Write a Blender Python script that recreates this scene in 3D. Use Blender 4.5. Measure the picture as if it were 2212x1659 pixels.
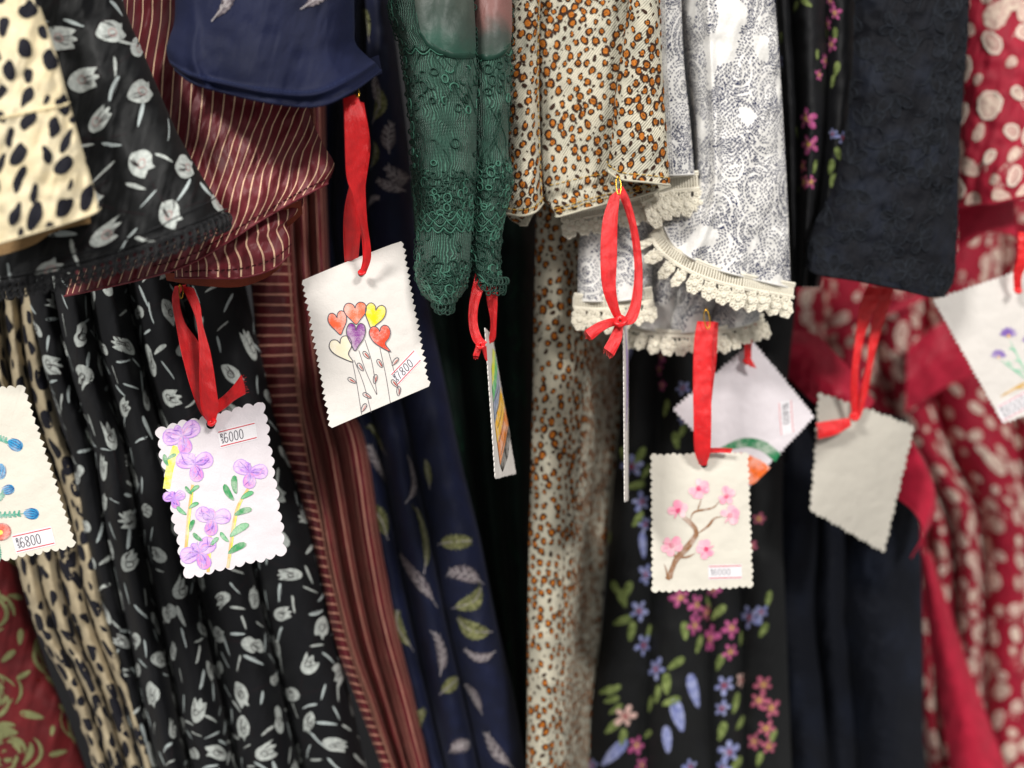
import bpy, math, random
import numpy as np
R = random.Random(7)
for o in list(bpy.data.objects): bpy.data.objects.remove(o)
SC = bpy.context.scene
COL = SC.collection
W, H = 2212.0, 1659.0
HF = math.radians(60)
F = (W/2)/math.tan(HF/2)
# ---------------------------------------------------------------- camera, world, lights
cd = bpy.data.cameras.new('camera'); cam = bpy.data.objects.new('camera', cd); COL.objects.link(cam)
cam.rotation_euler = (math.radians(90), 0, 0)
cd.sensor_width = 36; cd.lens = 18/math.tan(HF/2); cd.clip_start = .01; cd.clip_end = 30
cd.dof.use_dof = True; cd.dof.focus_distance = .49; cd.dof.aperture_fstop = 2.8
SC.camera = cam
wd = bpy.data.worlds.new('World'); SC.world = wd; wd.use_nodes = True
wd.node_tree.nodes['Background'].inputs[0].default_value = (1, .985, .965, 1)
wd.node_tree.nodes['Background'].inputs[1].default_value = .34
def area(name, loc, target, size, sy, power, col):
    l = bpy.data.lights.new(name, 'AREA'); l.shape = 'RECTANGLE'; l.size = size; l.size_y = sy; l.energy = power; l.color = col
    o = bpy.data.objects.new(name, l); COL.objects.link(o); o.location = loc
    import mathutils
    o.rotation_euler = (mathutils.Vector(target)-mathutils.Vector(loc)).to_track_quat('-Z', 'Y').to_euler()
area('shop_ceiling_light', (-1.5, -1.5, 1.75), (0, .6, -.05), .6, .4, 82, (1, .97, .93))
area('shop_ceiling_light', (1.3, -1.6, 1.5), (.2, .65, -.05), .5, .4, 58, (1, .96, .92))
SC.view_settings.view_transform = 'Standard'; SC.view_settings.look = 'None'; SC.view_settings.exposure = .12; SC.view_settings.gamma = 1

# ---------------------------------------------------------------- maths helpers
def P(x, y, d):
    x = np.asarray(x, float); y = np.asarray(y, float); d = np.asarray(d, float)
    return np.stack([(x-W/2)/F*d, d+0*x, -(y-H/2)/F*d], -1)
def lin(h):
    h = h.lstrip('#'); c = [int(h[i:i+2], 16)/255 for i in (0, 2, 4)]
    return tuple((v/12.92 if v <= .04045 else ((v+.055)/1.055)**2.4) for v in c)+(1,)
def catmull(pts, n, closed=False):
    p = np.array(pts, float)
    if closed: p = np.vstack([p[-1:], p, p[:2]])
    elif len(p) == 2:
        t = np.linspace(0, 1, n)[:, None]; return p[0]*(1-t)+p[1]*t
    else: p = np.vstack([2*p[0]-p[1], p, 2*p[-1]-p[-2]])
    seg = np.maximum(np.linalg.norm(p[2:-1, :2]-p[1:-2, :2], axis=1), 1e-6); cl = np.r_[0, np.cumsum(seg)]
    t = np.linspace(0, cl[-1], n+1)[:-1] if closed else np.linspace(0, cl[-1], n)
    i = np.clip(np.searchsorted(cl, t, 'right')-1, 0, len(seg)-1); f = ((t-cl[i])/seg[i])[:, None]
    a, b, c, d = p[i], p[i+1], p[i+2], p[i+3]
    return .5*((2*b)+(c-a)*f+(2*a-5*b+4*c-d)*f**2+(3*b-a-3*c+d)*f**3)
def vn(x, y, seed=0):
    x = np.asarray(x, float); y = np.asarray(y, float)
    xi = np.floor(x).astype(np.int64); yi = np.floor(y).astype(np.int64); fx = x-xi; fy = y-yi
    fx = fx*fx*(3-2*fx); fy = fy*fy*(3-2*fy)
    def h(a, b):
        n = (a*374761393+b*668265263+seed*974634777) & 0xffffffff
        n = ((n ^ (n >> 13))*1274126177) & 0xffffffff
        return ((n ^ (n >> 16)) & 0xffff)/65535.0
    return (h(xi, yi)*(1-fx)+h(xi+1, yi)*fx)*(1-fy)+(h(xi, yi+1)*(1-fx)+h(xi+1, yi+1)*fx)*fy-.5
def fbm(x, y, seed=0): return vn(x, y, seed)+.5*vn(2.1*x, 2.1*y, seed+1)+.25*vn(4.3*x, 4.3*y, seed+2)
def lobes(u, v, e0, e1, amps, p=.75):
    """hanging folds: rounded lobes with sharp valleys between the edges e0 (top) .. e1 (bottom)"""
    out = np.zeros_like(u)
    for k in range(len(e0)-1):
        a = e0[k]*(1-v)+e1[k]*v; b = e0[k+1]*(1-v)+e1[k+1]*v
        w = (u-a)/np.maximum(b-a, 1e-4); m = (w >= 0) & (w <= 1)
        out = np.where(m, -amps[k]*np.abs(np.sin(np.pi*np.clip(w, 0, 1)))**p, out)
    return out
def rot(p, a):
    c, s = math.cos(a), math.sin(a); p = np.asarray(p, float)
    return np.stack([p[:, 0]*c-p[:, 1]*s, p[:, 0]*s+p[:, 1]*c], 1)

# ---------------------------------------------------------------- mesh builder
class MB:
    def __init__(s): s.v = []; s.t = []; s.q = []; s.n = 0; s.uv = []
    def add(s, v, faces, mat=0, uv=None):
        v = np.asarray(v, float); f = np.asarray(faces, np.int64)
        s.v.append(v); s.uv.append(np.zeros((len(v), 2)) if uv is None else np.asarray(uv, float))
        (s.t if f.shape[1] == 3 else s.q).append((f+s.n, np.full(len(f), mat))); s.n += len(v)
    def build(s, name, mats, parent=None, smooth=True, loc=None, label=None, **props):
        v = np.vstack(s.v); uv = np.vstack(s.uv); bad = np.isnan(v).any(1)
        T = np.vstack([a for a, _ in s.t]) if s.t else np.zeros((0, 3), int); Tm = np.concatenate([m for _, m in s.t]) if s.t else np.zeros(0, int)
        Q = np.vstack([a for a, _ in s.q]) if s.q else np.zeros((0, 4), int); Qm = np.concatenate([m for _, m in s.q]) if s.q else np.zeros(0, int)
        k = ~bad[T].any(1); T = T[k]; Tm = Tm[k]; k = ~bad[Q].any(1); Q = Q[k]; Qm = Qm[k]
        used = np.zeros(len(v), bool); used[T.ravel()] = True; used[Q.ravel()] = True
        idx = np.cumsum(used)-1; v = v[used]; uv = uv[used]; T = idx[T]; Q = idx[Q]
        root = parent
        while root is not None and root.parent is not None: root = root.parent
        off = np.array(root.location) if root is not None else (np.array(loc) if loc is not None else np.zeros(3))
        me = bpy.data.meshes.new(name); me.vertices.add(len(v)); me.vertices.foreach_set('co', (v-off).ravel())
        lv = np.concatenate([T.ravel(), Q.ravel()]).astype(np.int32); me.loops.add(len(lv)); me.loops.foreach_set('vertex_index', lv)
        tot = np.r_[np.full(len(T), 3), np.full(len(Q), 4)].astype(np.int32); st = np.r_[0, np.cumsum(tot)[:-1]].astype(np.int32)
        me.polygons.add(len(tot)); me.polygons.foreach_set('loop_start', st); me.polygons.foreach_set('loop_total', tot)
        me.polygons.foreach_set('material_index', np.r_[Tm, Qm].astype(np.int32))
        me.polygons.foreach_set('use_smooth', np.full(len(tot), smooth))
        ul = me.uv_layers.new(name='UVMap'); ul.data.foreach_set('uv', uv[lv].ravel())
        for m in (mats if isinstance(mats, (list, tuple)) else [mats]): me.materials.append(m)
        me.update(calc_edges=True); me.validate()
        o = bpy.data.objects.new(name, me); COL.objects.link(o)
        if parent is not None: o.parent = parent
        elif loc is not None: o.location = loc
        if label: o['label'] = label
        for a, b in props.items(): o[a] = b
        return o
def thing(name, label, cat, loc, group=None):
    o = bpy.data.objects.new(name, None); COL.objects.link(o); o.location = loc; o.empty_display_size = .02
    o['label'] = label; o['category'] = cat
    if group: o['group'] = group
    return o
def gridfaces(nv, nu, o=0):
    j, i = np.meshgrid(np.arange(nv-1), np.arange(nu-1), indexing='ij'); a = (j*nu+i).ravel()+o
    return np.stack([a, a+nu, a+nu+1, a+1], 1)

class Cloth:
    def __init__(s, L, Rr, depth, nu=120, nv=160, T=None, B=None, up=0, down=None):
        Lc = catmull(L, nv); Rc = catmull(Rr, nv)
        Tc = catmull([L[0], Rr[0]] if T is None else [L[0]]+list(T)+[Rr[0]], nu)
        Bc = catmull([L[-1], Rr[-1]] if B is None else [L[-1]]+list(B)+[Rr[-1]], nu)
        u = np.linspace(0, 1, nu)[None, :, None]; v = np.linspace(0, 1, nv)[:, None, None]
        xy = (1-u)*Lc[:, None]+u*Rc[:, None]+(1-v)*Tc[None]+v*Bc[None]-((1-u)*(1-v)*Lc[0]+u*(1-v)*Rc[0]+(1-u)*v*Lc[-1]+u*v*Rc[-1])
        # the cloth goes on beyond the picture: straight up to the shoulder, on down to the hem
        U = np.broadcast_to(u[..., 0], (nv, nu)).copy(); V = np.broadcast_to(v[..., 0], (nv, nu)).copy(); s.j0 = 0; s.nv0 = nv
        if L[0][1] <= -30: up = 280
        if down is None: down = 380 if L[-1][1] >= 1690 else 0
        if up:
            m = int(up/9); k = np.arange(m, 0, -1)[:, None, None]*9.; e = xy[:1]+k*np.array([0, -1.]); xy = np.concatenate([e, xy]); U = np.vstack([np.repeat(U[:1], m, 0), U]); V = np.vstack([np.zeros((m, nu)), V]); s.j0 = m; nv += m
        if down:
            m = int(down/9); k = np.arange(1, m+1)[:, None, None]*9.; g = xy[-1:]-xy[-6:-5]; g = g/np.maximum(np.abs(g[..., 1:]), 1); xy = np.concatenate([xy, xy[-1:]+k*g]); U = np.vstack([U, np.repeat(U[:1], m, 0)]); V = np.vstack([V, np.ones((m, nu))]); nv += m
        s.xy = xy; s.U = U; s.V = V
        s.d = depth(s.U.copy(), s.V.copy(), xy[..., 0], xy[..., 1]); s.nu = nu; s.nv = nv
        s.p = P(xy[..., 0], xy[..., 1], s.d)
        du = np.gradient(s.p, axis=1); dv = np.gradient(s.p, axis=0); n = -np.cross(du, dv)
        s.n = n/np.maximum(np.linalg.norm(n, axis=2, keepdims=True), 1e-9)
        s.S = np.concatenate([np.zeros((nv, 1)), np.cumsum(np.linalg.norm(np.diff(s.p, axis=1), axis=2), 1)], 1)
        kk = max(3, nv//4)|1; pad = np.pad(s.S, ((kk//2, kk//2), (0, 0)), mode='edge'); cs = np.cumsum(np.vstack([np.zeros((1, nu)), pad]), 0); s.S = (cs[kk:]-cs[:-kk])/kk
        mid = s.p[:, nu//2]; s.T = np.r_[0, np.cumsum(np.linalg.norm(np.diff(mid, axis=0), axis=1))]
        s.smax = s.S[:, -1].max(); s.ns = nu*2; s.ds = s.smax/(s.ns-1); sg = np.arange(s.ns)*s.ds
        s.tab = np.full((nv, s.ns, 6), np.nan)
        pn = np.concatenate([s.p, s.n], 2)
        for j in range(nv):
            m = sg <= s.S[j, -1]+1e-9; ui = np.interp(sg[m], s.S[j], np.arange(nu)); a = np.clip(ui.astype(int), 0, nu-2); f = (ui-a)[:, None]
            s.tab[j, :m.sum()] = pn[j, a]*(1-f)+pn[j, a+1]*f
    def map(s, a, b, h=0.):
        a = np.asarray(a, float); b = np.asarray(b, float)
        j = np.interp(b, s.T, np.arange(s.nv)); i = a/s.ds; ok = (a >= 0) & (a <= s.smax) & (b >= 0) & (b <= s.T[-1])
        j0 = np.clip(j.astype(int), 0, s.nv-2); i0 = np.clip(i.astype(int), 0, s.ns-2); fj = (j-j0)[:, None]; fi = np.clip(i-i0, 0, 1)[:, None]
        r = (s.tab[j0, i0]*(1-fi)+s.tab[j0, i0+1]*fi)*(1-fj)+(s.tab[j0+1, i0]*(1-fi)+s.tab[j0+1, i0+1]*fi)*fj
        q = r[:, :3]+r[:, 3:]*np.asarray(h).reshape(-1, 1)
        q[~ok] = np.nan; return q
    def st(s, x, y):
        k = np.argmin((s.xy[..., 0]-x)**2+(s.xy[..., 1]-y)**2+1e-9); j, i = divmod(int(k), s.nu); return s.S[j, i], s.T[j]
    def path(s, pts):   # picture points -> surface (s,t) path
        return np.array([s.st(*p) for p in pts])
    def row(s, vf, h=0., u0=0., u1=1.):
        j = s.j0+int(round(vf*(s.nv0-1))); a, b = int(u0*(s.nu-1)), int(u1*(s.nu-1))+1
        return s.p[j, a:b]+s.n[j, a:b]*h
    def colm(s, uf, h=0., v0=0., v1=1.):
        i = int(round(uf*(s.nu-1))); a, b = s.j0+int(v0*(s.nv0-1)), s.j0+int(v1*(s.nv0-1))+1
        return s.p[a:b, i]+s.n[a:b, i]*h
    def mesh(s, mb, back=.006, mat=0):
        uv = np.stack([s.S, np.broadcast_to(s.T[:, None], s.S.shape)], 2).reshape(-1, 2)
        mb.add(s.p.reshape(-1, 3), gridfaces(s.nv, s.nu), mat, uv)
        if back:
            u = s.U[:, ::4]; db = s.d[:, :1]*(1-u)+s.d[:, -1:]*u; mx = s.d[:, ::4]
            db = np.maximum(db, mx)+back*np.sin(np.pi*u)**.7
            db[:, 0] = s.d[:, 0]; 
            x = s.xy[:, ::4, 0]; y = s.xy[:, ::4, 1]
            mb.add(P(x, y, db).reshape(-1, 3), gridfaces(s.nv, x.shape[1])[:, ::-1], mat, uv.reshape(s.nv, s.nu, 2)[:, ::4].reshape(-1, 2))
def cloth_obj(name, c, mat, parent, back=.006, label=None, hem=None):
    mb = MB(); c.mesh(mb, back)
    if hem: cord(mb, c.row(1., 0), hem, 0)
    return mb.build(name, mat, parent, label=label)

class Card:
    """a paper tag: four corners in space, slightly curled"""
    def __init__(s, px, dep, curl=.002):
        s.px = np.array(px, float); s.c = P(s.px[:, 0], s.px[:, 1], dep); s.curl = curl
        n = -np.cross(s.c[1]-s.c[0], s.c[3]-s.c[0]); s.n = n/np.linalg.norm(n)
        s.w = np.linalg.norm(s.c[1]-s.c[0]); s.h = np.linalg.norm(s.c[3]-s.c[0]); s.dep = np.array(dep)
    def map(s, a, b, h=0.):
        a = np.asarray(a, float)[:, None]; b = np.asarray(b, float)[:, None]; c = s.c
        p = c[0]*(1-a)*(1-b)+c[1]*a*(1-b)+c[2]*a*b+c[3]*(1-a)*b
        return p+s.n*(np.asarray(h).reshape(-1, 1)+s.curl*np.sin(np.pi*(a*.8+b*.5)))
    def ab(s, x, y):
        a = b = .5
        c = s.c
        for _ in range(8):
            p = c[0]*(1-a)*(1-b)+c[1]*a*(1-b)+c[2]*a*b+c[3]*(1-a)*b
            q = np.array([W/2+p[0]/p[1]*F, H/2-p[2]/p[1]*F]); e = np.array([x, y])-q
            def pr(a, b):
                p = c[0]*(1-a)*(1-b)+c[1]*a*(1-b)+c[2]*a*b+c[3]*(1-a)*b; return np.array([W/2+p[0]/p[1]*F, H/2-p[2]/p[1]*F])
            J = np.stack([(pr(a+.01, b)-q)/.01, (pr(a, b+.01)-q)/.01], 1); dd = np.linalg.solve(J, e); a += dd[0]; b += dd[1]
        return a, b
    def path(s, pts): return np.array([s.ab(*p) for p in pts])

def blob(mb, sf, pts, h, mat, rings=3, c=None):
    pts = np.asarray(pts, float); n = len(pts); c = pts.mean(0) if c is None else np.asarray(c, float)
    v = np.vstack([c+(pts-c)*(1-k/rings) for k in range(rings)]+[c[None]]); f = []
    i = np.arange(n); i2 = (i+1) % n
    for k in range(rings-1): f += [np.stack([k*n+i, k*n+i2, (k+1)*n+i2], 1), np.stack([k*n+i, (k+1)*n+i2, (k+1)*n+i], 1)]
    f.append(np.stack([(rings-1)*n+i, (rings-1)*n+i2, np.full(n, rings*n)], 1))
    mb.add(sf.map(v[:, 0], v[:, 1], h), np.vstack(f), mat)
def stroke(mb, sf, pts, w, h, mat, up=0., taper=False, closed=False, asp=1.):
    """line of width w lying on a surface; up > 0 gives it a raised cord profile"""
    p = np.asarray(pts, float); n = len(p)
    if n < 2: return
    if closed: g = np.roll(p, -1, 0)-np.roll(p, 1, 0)
    else: g = np.gradient(p, axis=0)
    g = g*np.array([1, asp]); g /= np.maximum(np.linalg.norm(g, axis=1, keepdims=True), 1e-12); q = np.stack([-g[:, 1], g[:, 0]], 1)/np.array([1, asp])
    ww = np.broadcast_to(np.asarray(w, float)/2, (n,)).copy()
    if taper: ww = ww*np.clip(np.sin(np.pi*np.linspace(.04, .96, n)), .15, 1)**.6
    ww = ww[:, None]
    if up: rows = [(p-q*ww, h-.0001), (p-q*ww*.55, h+up*.8), (p+q*ww*.55, h+up*.8), (p+q*ww, h-.0001)]
    else: rows = [(p-q*ww, h), (p+q*ww, h)]
    v = np.vstack([sf.map(r[:, 0], r[:, 1], hh) for r, hh in rows]); f = []
    m = n if closed else n-1; i = np.arange(m); i2 = (i+1) % n
    for k in range(len(rows)-1): f.append(np.stack([k*n+i, k*n+i2, (k+1)*n+i2, (k+1)*n+i], 1))
    mb.add(v, np.vstack(f), mat)
def cord(mb, pts, r, mat=0, sides=6, closed=False):
    p = np.asarray(pts, float); p = p[~np.isnan(p).any(1)]; n = len(p)
    if n < 2: return
    g = (np.roll(p, -1, 0)-np.roll(p, 1, 0)) if closed else np.gradient(p, axis=0)
    g /= np.maximum(np.linalg.norm(g, axis=1, keepdims=True), 1e-9)
    a = np.cross(g, [0.13, 1, .07]); a /= np.maximum(np.linalg.norm(a, axis=1, keepdims=True), 1e-9); b = np.cross(g, a)
    rr = np.broadcast_to(np.asarray(r, float), (n,))[:, None]
    v = np.vstack([p+(a*math.cos(t)+b*math.sin(t))*rr for t in np.linspace(0, 2*math.pi, sides, endpoint=False)])
    m = n if closed else n-1; i = np.arange(m); i2 = (i+1) % n; f = []
    for k in range(sides): k2 = (k+1) % sides; f.append(np.stack([k*n+i, k*n+i2, k2*n+i2, k2*n+i], 1))
    mb.add(v, np.vstack(f), mat)
def stitches(mb, pts, L=.0016, gap=.0009, r=.00018, mat=0):
    p = np.asarray(pts); s = np.r_[0, np.cumsum(np.linalg.norm(np.diff(p, axis=0), axis=1))]; x = 0
    while x+L < s[-1]:
        t = np.linspace(x, x+L, 3); cord(mb, np.stack([np.interp(t, s, p[:, k]) for k in range(3)], 1), r, mat, 4); x += L+gap
def poisson(w, h, dist, n=4000, rnd=R):
    pts = []; cell = {}
    for _ in range(n):
        x, y = rnd.random()*w, rnd.random()*h; k = (int(x/dist), int(y/dist))
        if all((x-a)**2+(y-b)**2 > dist*dist for i in (-1, 0, 1) for j in (-1, 0, 1) for a, b in cell.get((k[0]+i, k[1]+j), [])):
            cell.setdefault(k, []).append((x, y)); pts.append((x, y))
    return pts

# ---------------------------------------------------------------- materials
class NT:
    def __init__(s, name):
        s.m = bpy.data.materials.new(name); s.m.use_nodes = True; s.t = s.m.node_tree; s.b = s.t.nodes['Principled BSDF']
    def n(s, typ, **kw):
        nd = s.t.nodes.new(typ); ins = kw.pop('ins', {})
        for k, v in kw.items(): setattr(nd, k, v)
        for k, v in ins.items(): s.set(nd.inputs[k], v)
        return nd
    def set(s, i, v):
        if isinstance(v, bpy.types.NodeSocket): s.t.links.new(v, i)
        else: i.default_value = v
    def math(s, op, a, b=None, c=None):
        nd = s.t.nodes.new('ShaderNodeMath'); nd.operation = op
        for k, v in enumerate((a, b, c)):
            if v is not None: s.set(nd.inputs[k], v)
        return nd.outputs[0]
    def smooth(s, x, a, b):
        nd = s.n('ShaderNodeMapRange', interpolation_type='SMOOTHSTEP'); s.set(nd.inputs[0], x); nd.inputs[1].default_value = a; nd.inputs[2].default_value = b; return nd.outputs[0]
    def mix(s, f, a, b, mode='MIX'):
        nd = s.n('ShaderNodeMix', data_type='RGBA', blend_type=mode); s.set(nd.inputs[0], f); s.set(nd.inputs[6], a); s.set(nd.inputs[7], b); return nd.outputs[2]
    def uv(s): return s.n('ShaderNodeTexCoord').outputs['UV']
    def obj(s): return s.n('ShaderNodeTexCoord').outputs['Object']
    def noise(s, v, sc, det=3, rough=.55):
        nd = s.n('ShaderNodeTexNoise'); s.set(nd.inputs['Vector'], v); nd.inputs['Scale'].default_value = sc; nd.inputs['Detail'].default_value = det; nd.inputs['Roughness'].default_value = rough; return nd.outputs['Fac']
    def fin(s, col, rough=.8, sheen=0., bump=None, bd=.0003, spec=.3, extra=None):
        s.set(s.b.inputs['Base Color'], col); s.set(s.b.inputs['Roughness'], rough); s.b.inputs['Specular IOR Level'].default_value = spec
        s.b.inputs['Sheen Weight'].default_value = sheen*.22; s.b.inputs['Sheen Roughness'].default_value = .5
        if bump is not None:
            nd = s.n('ShaderNodeBump'); nd.inputs['Distance'].default_value = bd; nd.inputs['Strength'].default_value = 1; s.set(nd.inputs['Height'], bump); s.t.links.new(nd.outputs[0], s.b.inputs['Normal'])
        return s.m
    def weave(s, sc=900., twill=False):
        uv = s.uv(); sp = s.n('ShaderNodeSeparateXYZ'); s.set(sp.inputs[0], uv); x, y = sp.outputs[0], sp.outputs[1]
        if twill: x, y = s.math('ADD', x, y), s.math('SUBTRACT', x, y)
        a = s.math('SINE', s.math('MULTIPLY', x, sc*6.283)); b = s.math('SINE', s.math('MULTIPLY', y, sc*6.283*(.35 if twill else 1)))
        return s.math('MULTIPLY_ADD', a, .5 if not twill else .9, s.math('MULTIPLY', b, .5 if not twill else .3)), x, y
def fabric(name, col, col2=None, rough=.75, sheen=.25, weave=900., twill=False, bd=.00018, nsc=60., spec=.22, wr=1.5):
    m = NT(name); w, _, _ = m.weave(weave, twill); uv = m.uv(); nz = m.noise(uv, nsc, 4); n2 = m.noise(uv, 700, 2)
    c1 = lin(col); c2 = lin(col2) if col2 else tuple(v*.72 for v in c1[:3])+(1,)
    c = m.mix(m.smooth(nz, .3, .7), c1, c2); c = m.mix(m.math('MULTIPLY', n2, .35), c, (0, 0, 0, 1))
    bump = m.math('MULTIPLY_ADD', nz, wr, m.math('MULTIPLY_ADD', n2, .5, m.math('MULTIPLY', w, .12))); return m.fin(c, rough, sheen, bump, bd, spec)
def ink(name, col, var=.25, rough=.8, nsc=500., col2=None):
    m = NT(name); nz = m.noise(m.obj(), nsc, 3); c1 = lin(col); c2 = lin(col2) if col2 else tuple(v*(1-var) for v in c1[:3])+(1,)
    return m.fin(m.mix(m.smooth(nz, .35, .65), c1, c2), rough, .1, m.noise(m.obj(), 1800, 2), .0001, .15)
def crayon(name, col, paper='#efeae4', amt=.45):
    m = NT(name); n1 = m.noise(m.obj(), 160, 4); n2 = m.noise(m.obj(), 1500, 3, .8); c = m.mix(m.smooth(m.math('ADD', n1, m.math('MULTIPLY', n2, .5)), .6, 1.0), lin(col), tuple(a*(1-amt)+b*amt for a, b in zip(lin(col), lin(paper))))
    return m.fin(c, .7, 0, None, spec=.2)
def paper(name, col):
    m = NT(name); n1 = m.noise(m.obj(), 900, 4, .7); n2 = m.noise(m.obj(), 30, 3); c = m.mix(m.smooth(n2, .3, .7), lin(col), tuple(v*.93 for v in lin(col)[:3])+(1,)); m.b.inputs['Subsurface Weight'].default_value = .0
    return m.fin(c, .75, 0, m.math('MULTIPLY_ADD', n2, 14., n1), .00022, .3)
def striped(name, base, line, period, width, axis=0, base2=None, wob=.12):
    m = NT(name); w, _, _ = m.weave(1000); uv = m.uv(); sp = m.n('ShaderNodeSeparateXYZ'); m.set(sp.inputs[0], uv)
    x = m.math('DIVIDE', sp.outputs[axis], period); nz = m.noise(uv, 90, 3); x = m.math('ADD', x, m.math('MULTIPLY', m.math('SUBTRACT', nz, .5), wob))
    f = m.math('ABSOLUTE', m.math('SUBTRACT', m.math('FRACT', x), .5)); k = m.smooth(f, width/period/2*1.35, width/period/2*.75)
    n3 = m.noise(uv, 1500, 2); k = m.math('MULTIPLY', k, m.smooth(n3, .2, .42))
    c1 = lin(base); c2 = lin(base2) if base2 else tuple(v*.75 for v in c1[:3])+(1,)
    c = m.mix(m.smooth(m.noise(uv, 45, 3), .35, .65), c1, c2); c = m.mix(k, c, lin(line))
    return m.fin(c, .55, .15, m.math('MULTIPLY_ADD', m.noise(uv, 70, 3), 2., m.math('ADD', m.math('MULTIPLY', w, .1), m.math('MULTIPLY', k, 1.2))), .0002, .4)
def leopard(name, k=1.):
    m = NT(name); uv = m.uv(); sp = m.n('ShaderNodeSeparateXYZ', ins={0: uv}); nz = m.noise(uv, 1100, 2, .8)
    w = m.math('SINE', m.math('MULTIPLY', m.math('MULTIPLY_ADD', sp.outputs[1], .8, m.math('ADD', sp.outputs[0], m.math('MULTIPLY', nz, .0006))), 560*6.283))
    bg = m.mix(m.smooth(m.noise(uv, 50, 2), .35, .65), lin('#cac3ae'), lin('#b4b09e')); bg = m.mix(m.math('MULTIPLY', m.smooth(w, .0, .9), .16), bg, lin('#77776b'))
    return m.fin(bg, .6, .1, m.math('MULTIPLY_ADD', m.noise(uv, 60, 3), 3., w), .00018, .3)
def velvet(name, dark, mid, sc=45., bd=.0012):
    m = NT(name); uv = m.uv(); nn = m.n('ShaderNodeTexNoise', ins={'Vector': uv, 'Scale': 55., 'Detail': 3.}); va = m.n('ShaderNodeVectorMath', operation='MULTIPLY_ADD', ins={0: nn.outputs['Color'], 1: (.022, .022, 0), 2: uv})
    vo = m.n('ShaderNodeTexVoronoi', feature='F1', ins={'Vector': va.outputs[0], 'Scale': sc}); n1 = m.noise(va.outputs[0], 130, 5, .7); k = m.smooth(m.math('ADD', vo.outputs['Distance'], m.math('MULTIPLY', n1, .6)), .35, 1.0)
    c = m.mix(k, lin(mid), lin(dark)); c = m.mix(m.smooth(m.noise(uv, 900, 3, .8), .5, .8), c, lin('#2b2a2d')); return m.fin(c, .75, .1, m.math('MULTIPLY_ADD', n1, .8, m.math('MULTIPLY', vo.outputs['Distance'], -1.)), bd, .15)
def ribbed(name):
    m = NT(name); uv = m.uv(); sp = m.n('ShaderNodeSeparateXYZ', ins={0: uv}); nz = m.noise(uv, 45, 3)
    x = m.math('ADD', m.math('MULTIPLY', sp.outputs[0], 640.), m.math('MULTIPLY', nz, 9.)); a = m.math('SINE', m.math('MULTIPLY', x, 6.283)); b = m.math('SINE', m.math('MULTIPLY', sp.outputs[1], 1300*6.283))
    t = m.math('MULTIPLY_ADD', b, .3, a); k = m.smooth(t, -.6, 1.); t2 = m.smooth(sp.outputs[1], .055, .020)
    c = m.mix(k, lin('#153228'), lin('#4a7d69')); c = m.mix(m.smooth(m.noise(uv, 35, 3), .35, .65), c, lin('#1c4638')); 
    m.set(m.b.inputs['Alpha'], 1.)
    return m.fin(c, .5, .3, m.math('MULTIPLY_ADD', m.noise(uv, 120, 3), 1.2, t), .0004, .5)
def sheer(name, low, mid, top):
    m = NT(name); o = m.obj(); sp = m.n('ShaderNodeSeparateXYZ', ins={0: o}); z = m.math('ADD', sp.outputs[2], m.math('MULTIPLY', m.math('SUBTRACT', m.noise(o, 60, 2), .5), .03)); c = m.mix(m.smooth(z, -.142, -.128), lin(low), lin(mid)); c = m.mix(m.smooth(z, -.130, -.112), c, lin(top))
    f = m.math('MULTIPLY', m.math('SINE', m.math('MULTIPLY', sp.outputs[0], 1500*6.283)), m.math('SINE', m.math('MULTIPLY', sp.outputs[2], 1300*6.283))); c = m.mix(m.math('MULTIPLY', m.smooth(f, -.2, .8), .18), c, (0, 0, 0, 1))
    return m.fin(c, .5, .5, m.noise(o, 300, 2), .0002, .35)
def metal(name, col, rough=.25):
    m = NT(name); m.b.inputs['Metallic'].default_value = 1; return m.fin(m.mix(m.noise(m.obj(), 800), lin(col), tuple(v*.7 for v in lin(col)[:3])+(1,)), rough)
def satin(name):
    m = NT(name); w = m.noise(uv0, 2200, 2) if (uv0 := m.uv()) else None; uv = uv0; c = m.mix(m.smooth(m.noise(uv, 120, 3), .3, .7), lin('#e8171d'), lin('#cf0f16'))
    m.b.inputs['Anisotropic'].default_value = .4
    st = m.n('ShaderNodeMapping', ins={'Vector': uv, 'Scale': (1, .25, 1)}); cr = m.noise(st.outputs[0], 420, 3); sp = m.n('ShaderNodeSeparateXYZ', ins={0: uv}); tw = m.math('SINE', m.math('MULTIPLY', m.math('ADD', sp.outputs[0], m.math('MULTIPLY', sp.outputs[1], .7)), 900*6.283)); c = m.mix(m.math('MULTIPLY', m.smooth(tw, 0, 1), .16), c, lin('#7d060b')); return m.fin(c, .34, .2, m.math('MULTIPLY_ADD', cr, 2.2, w), .0003, .55)
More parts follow.
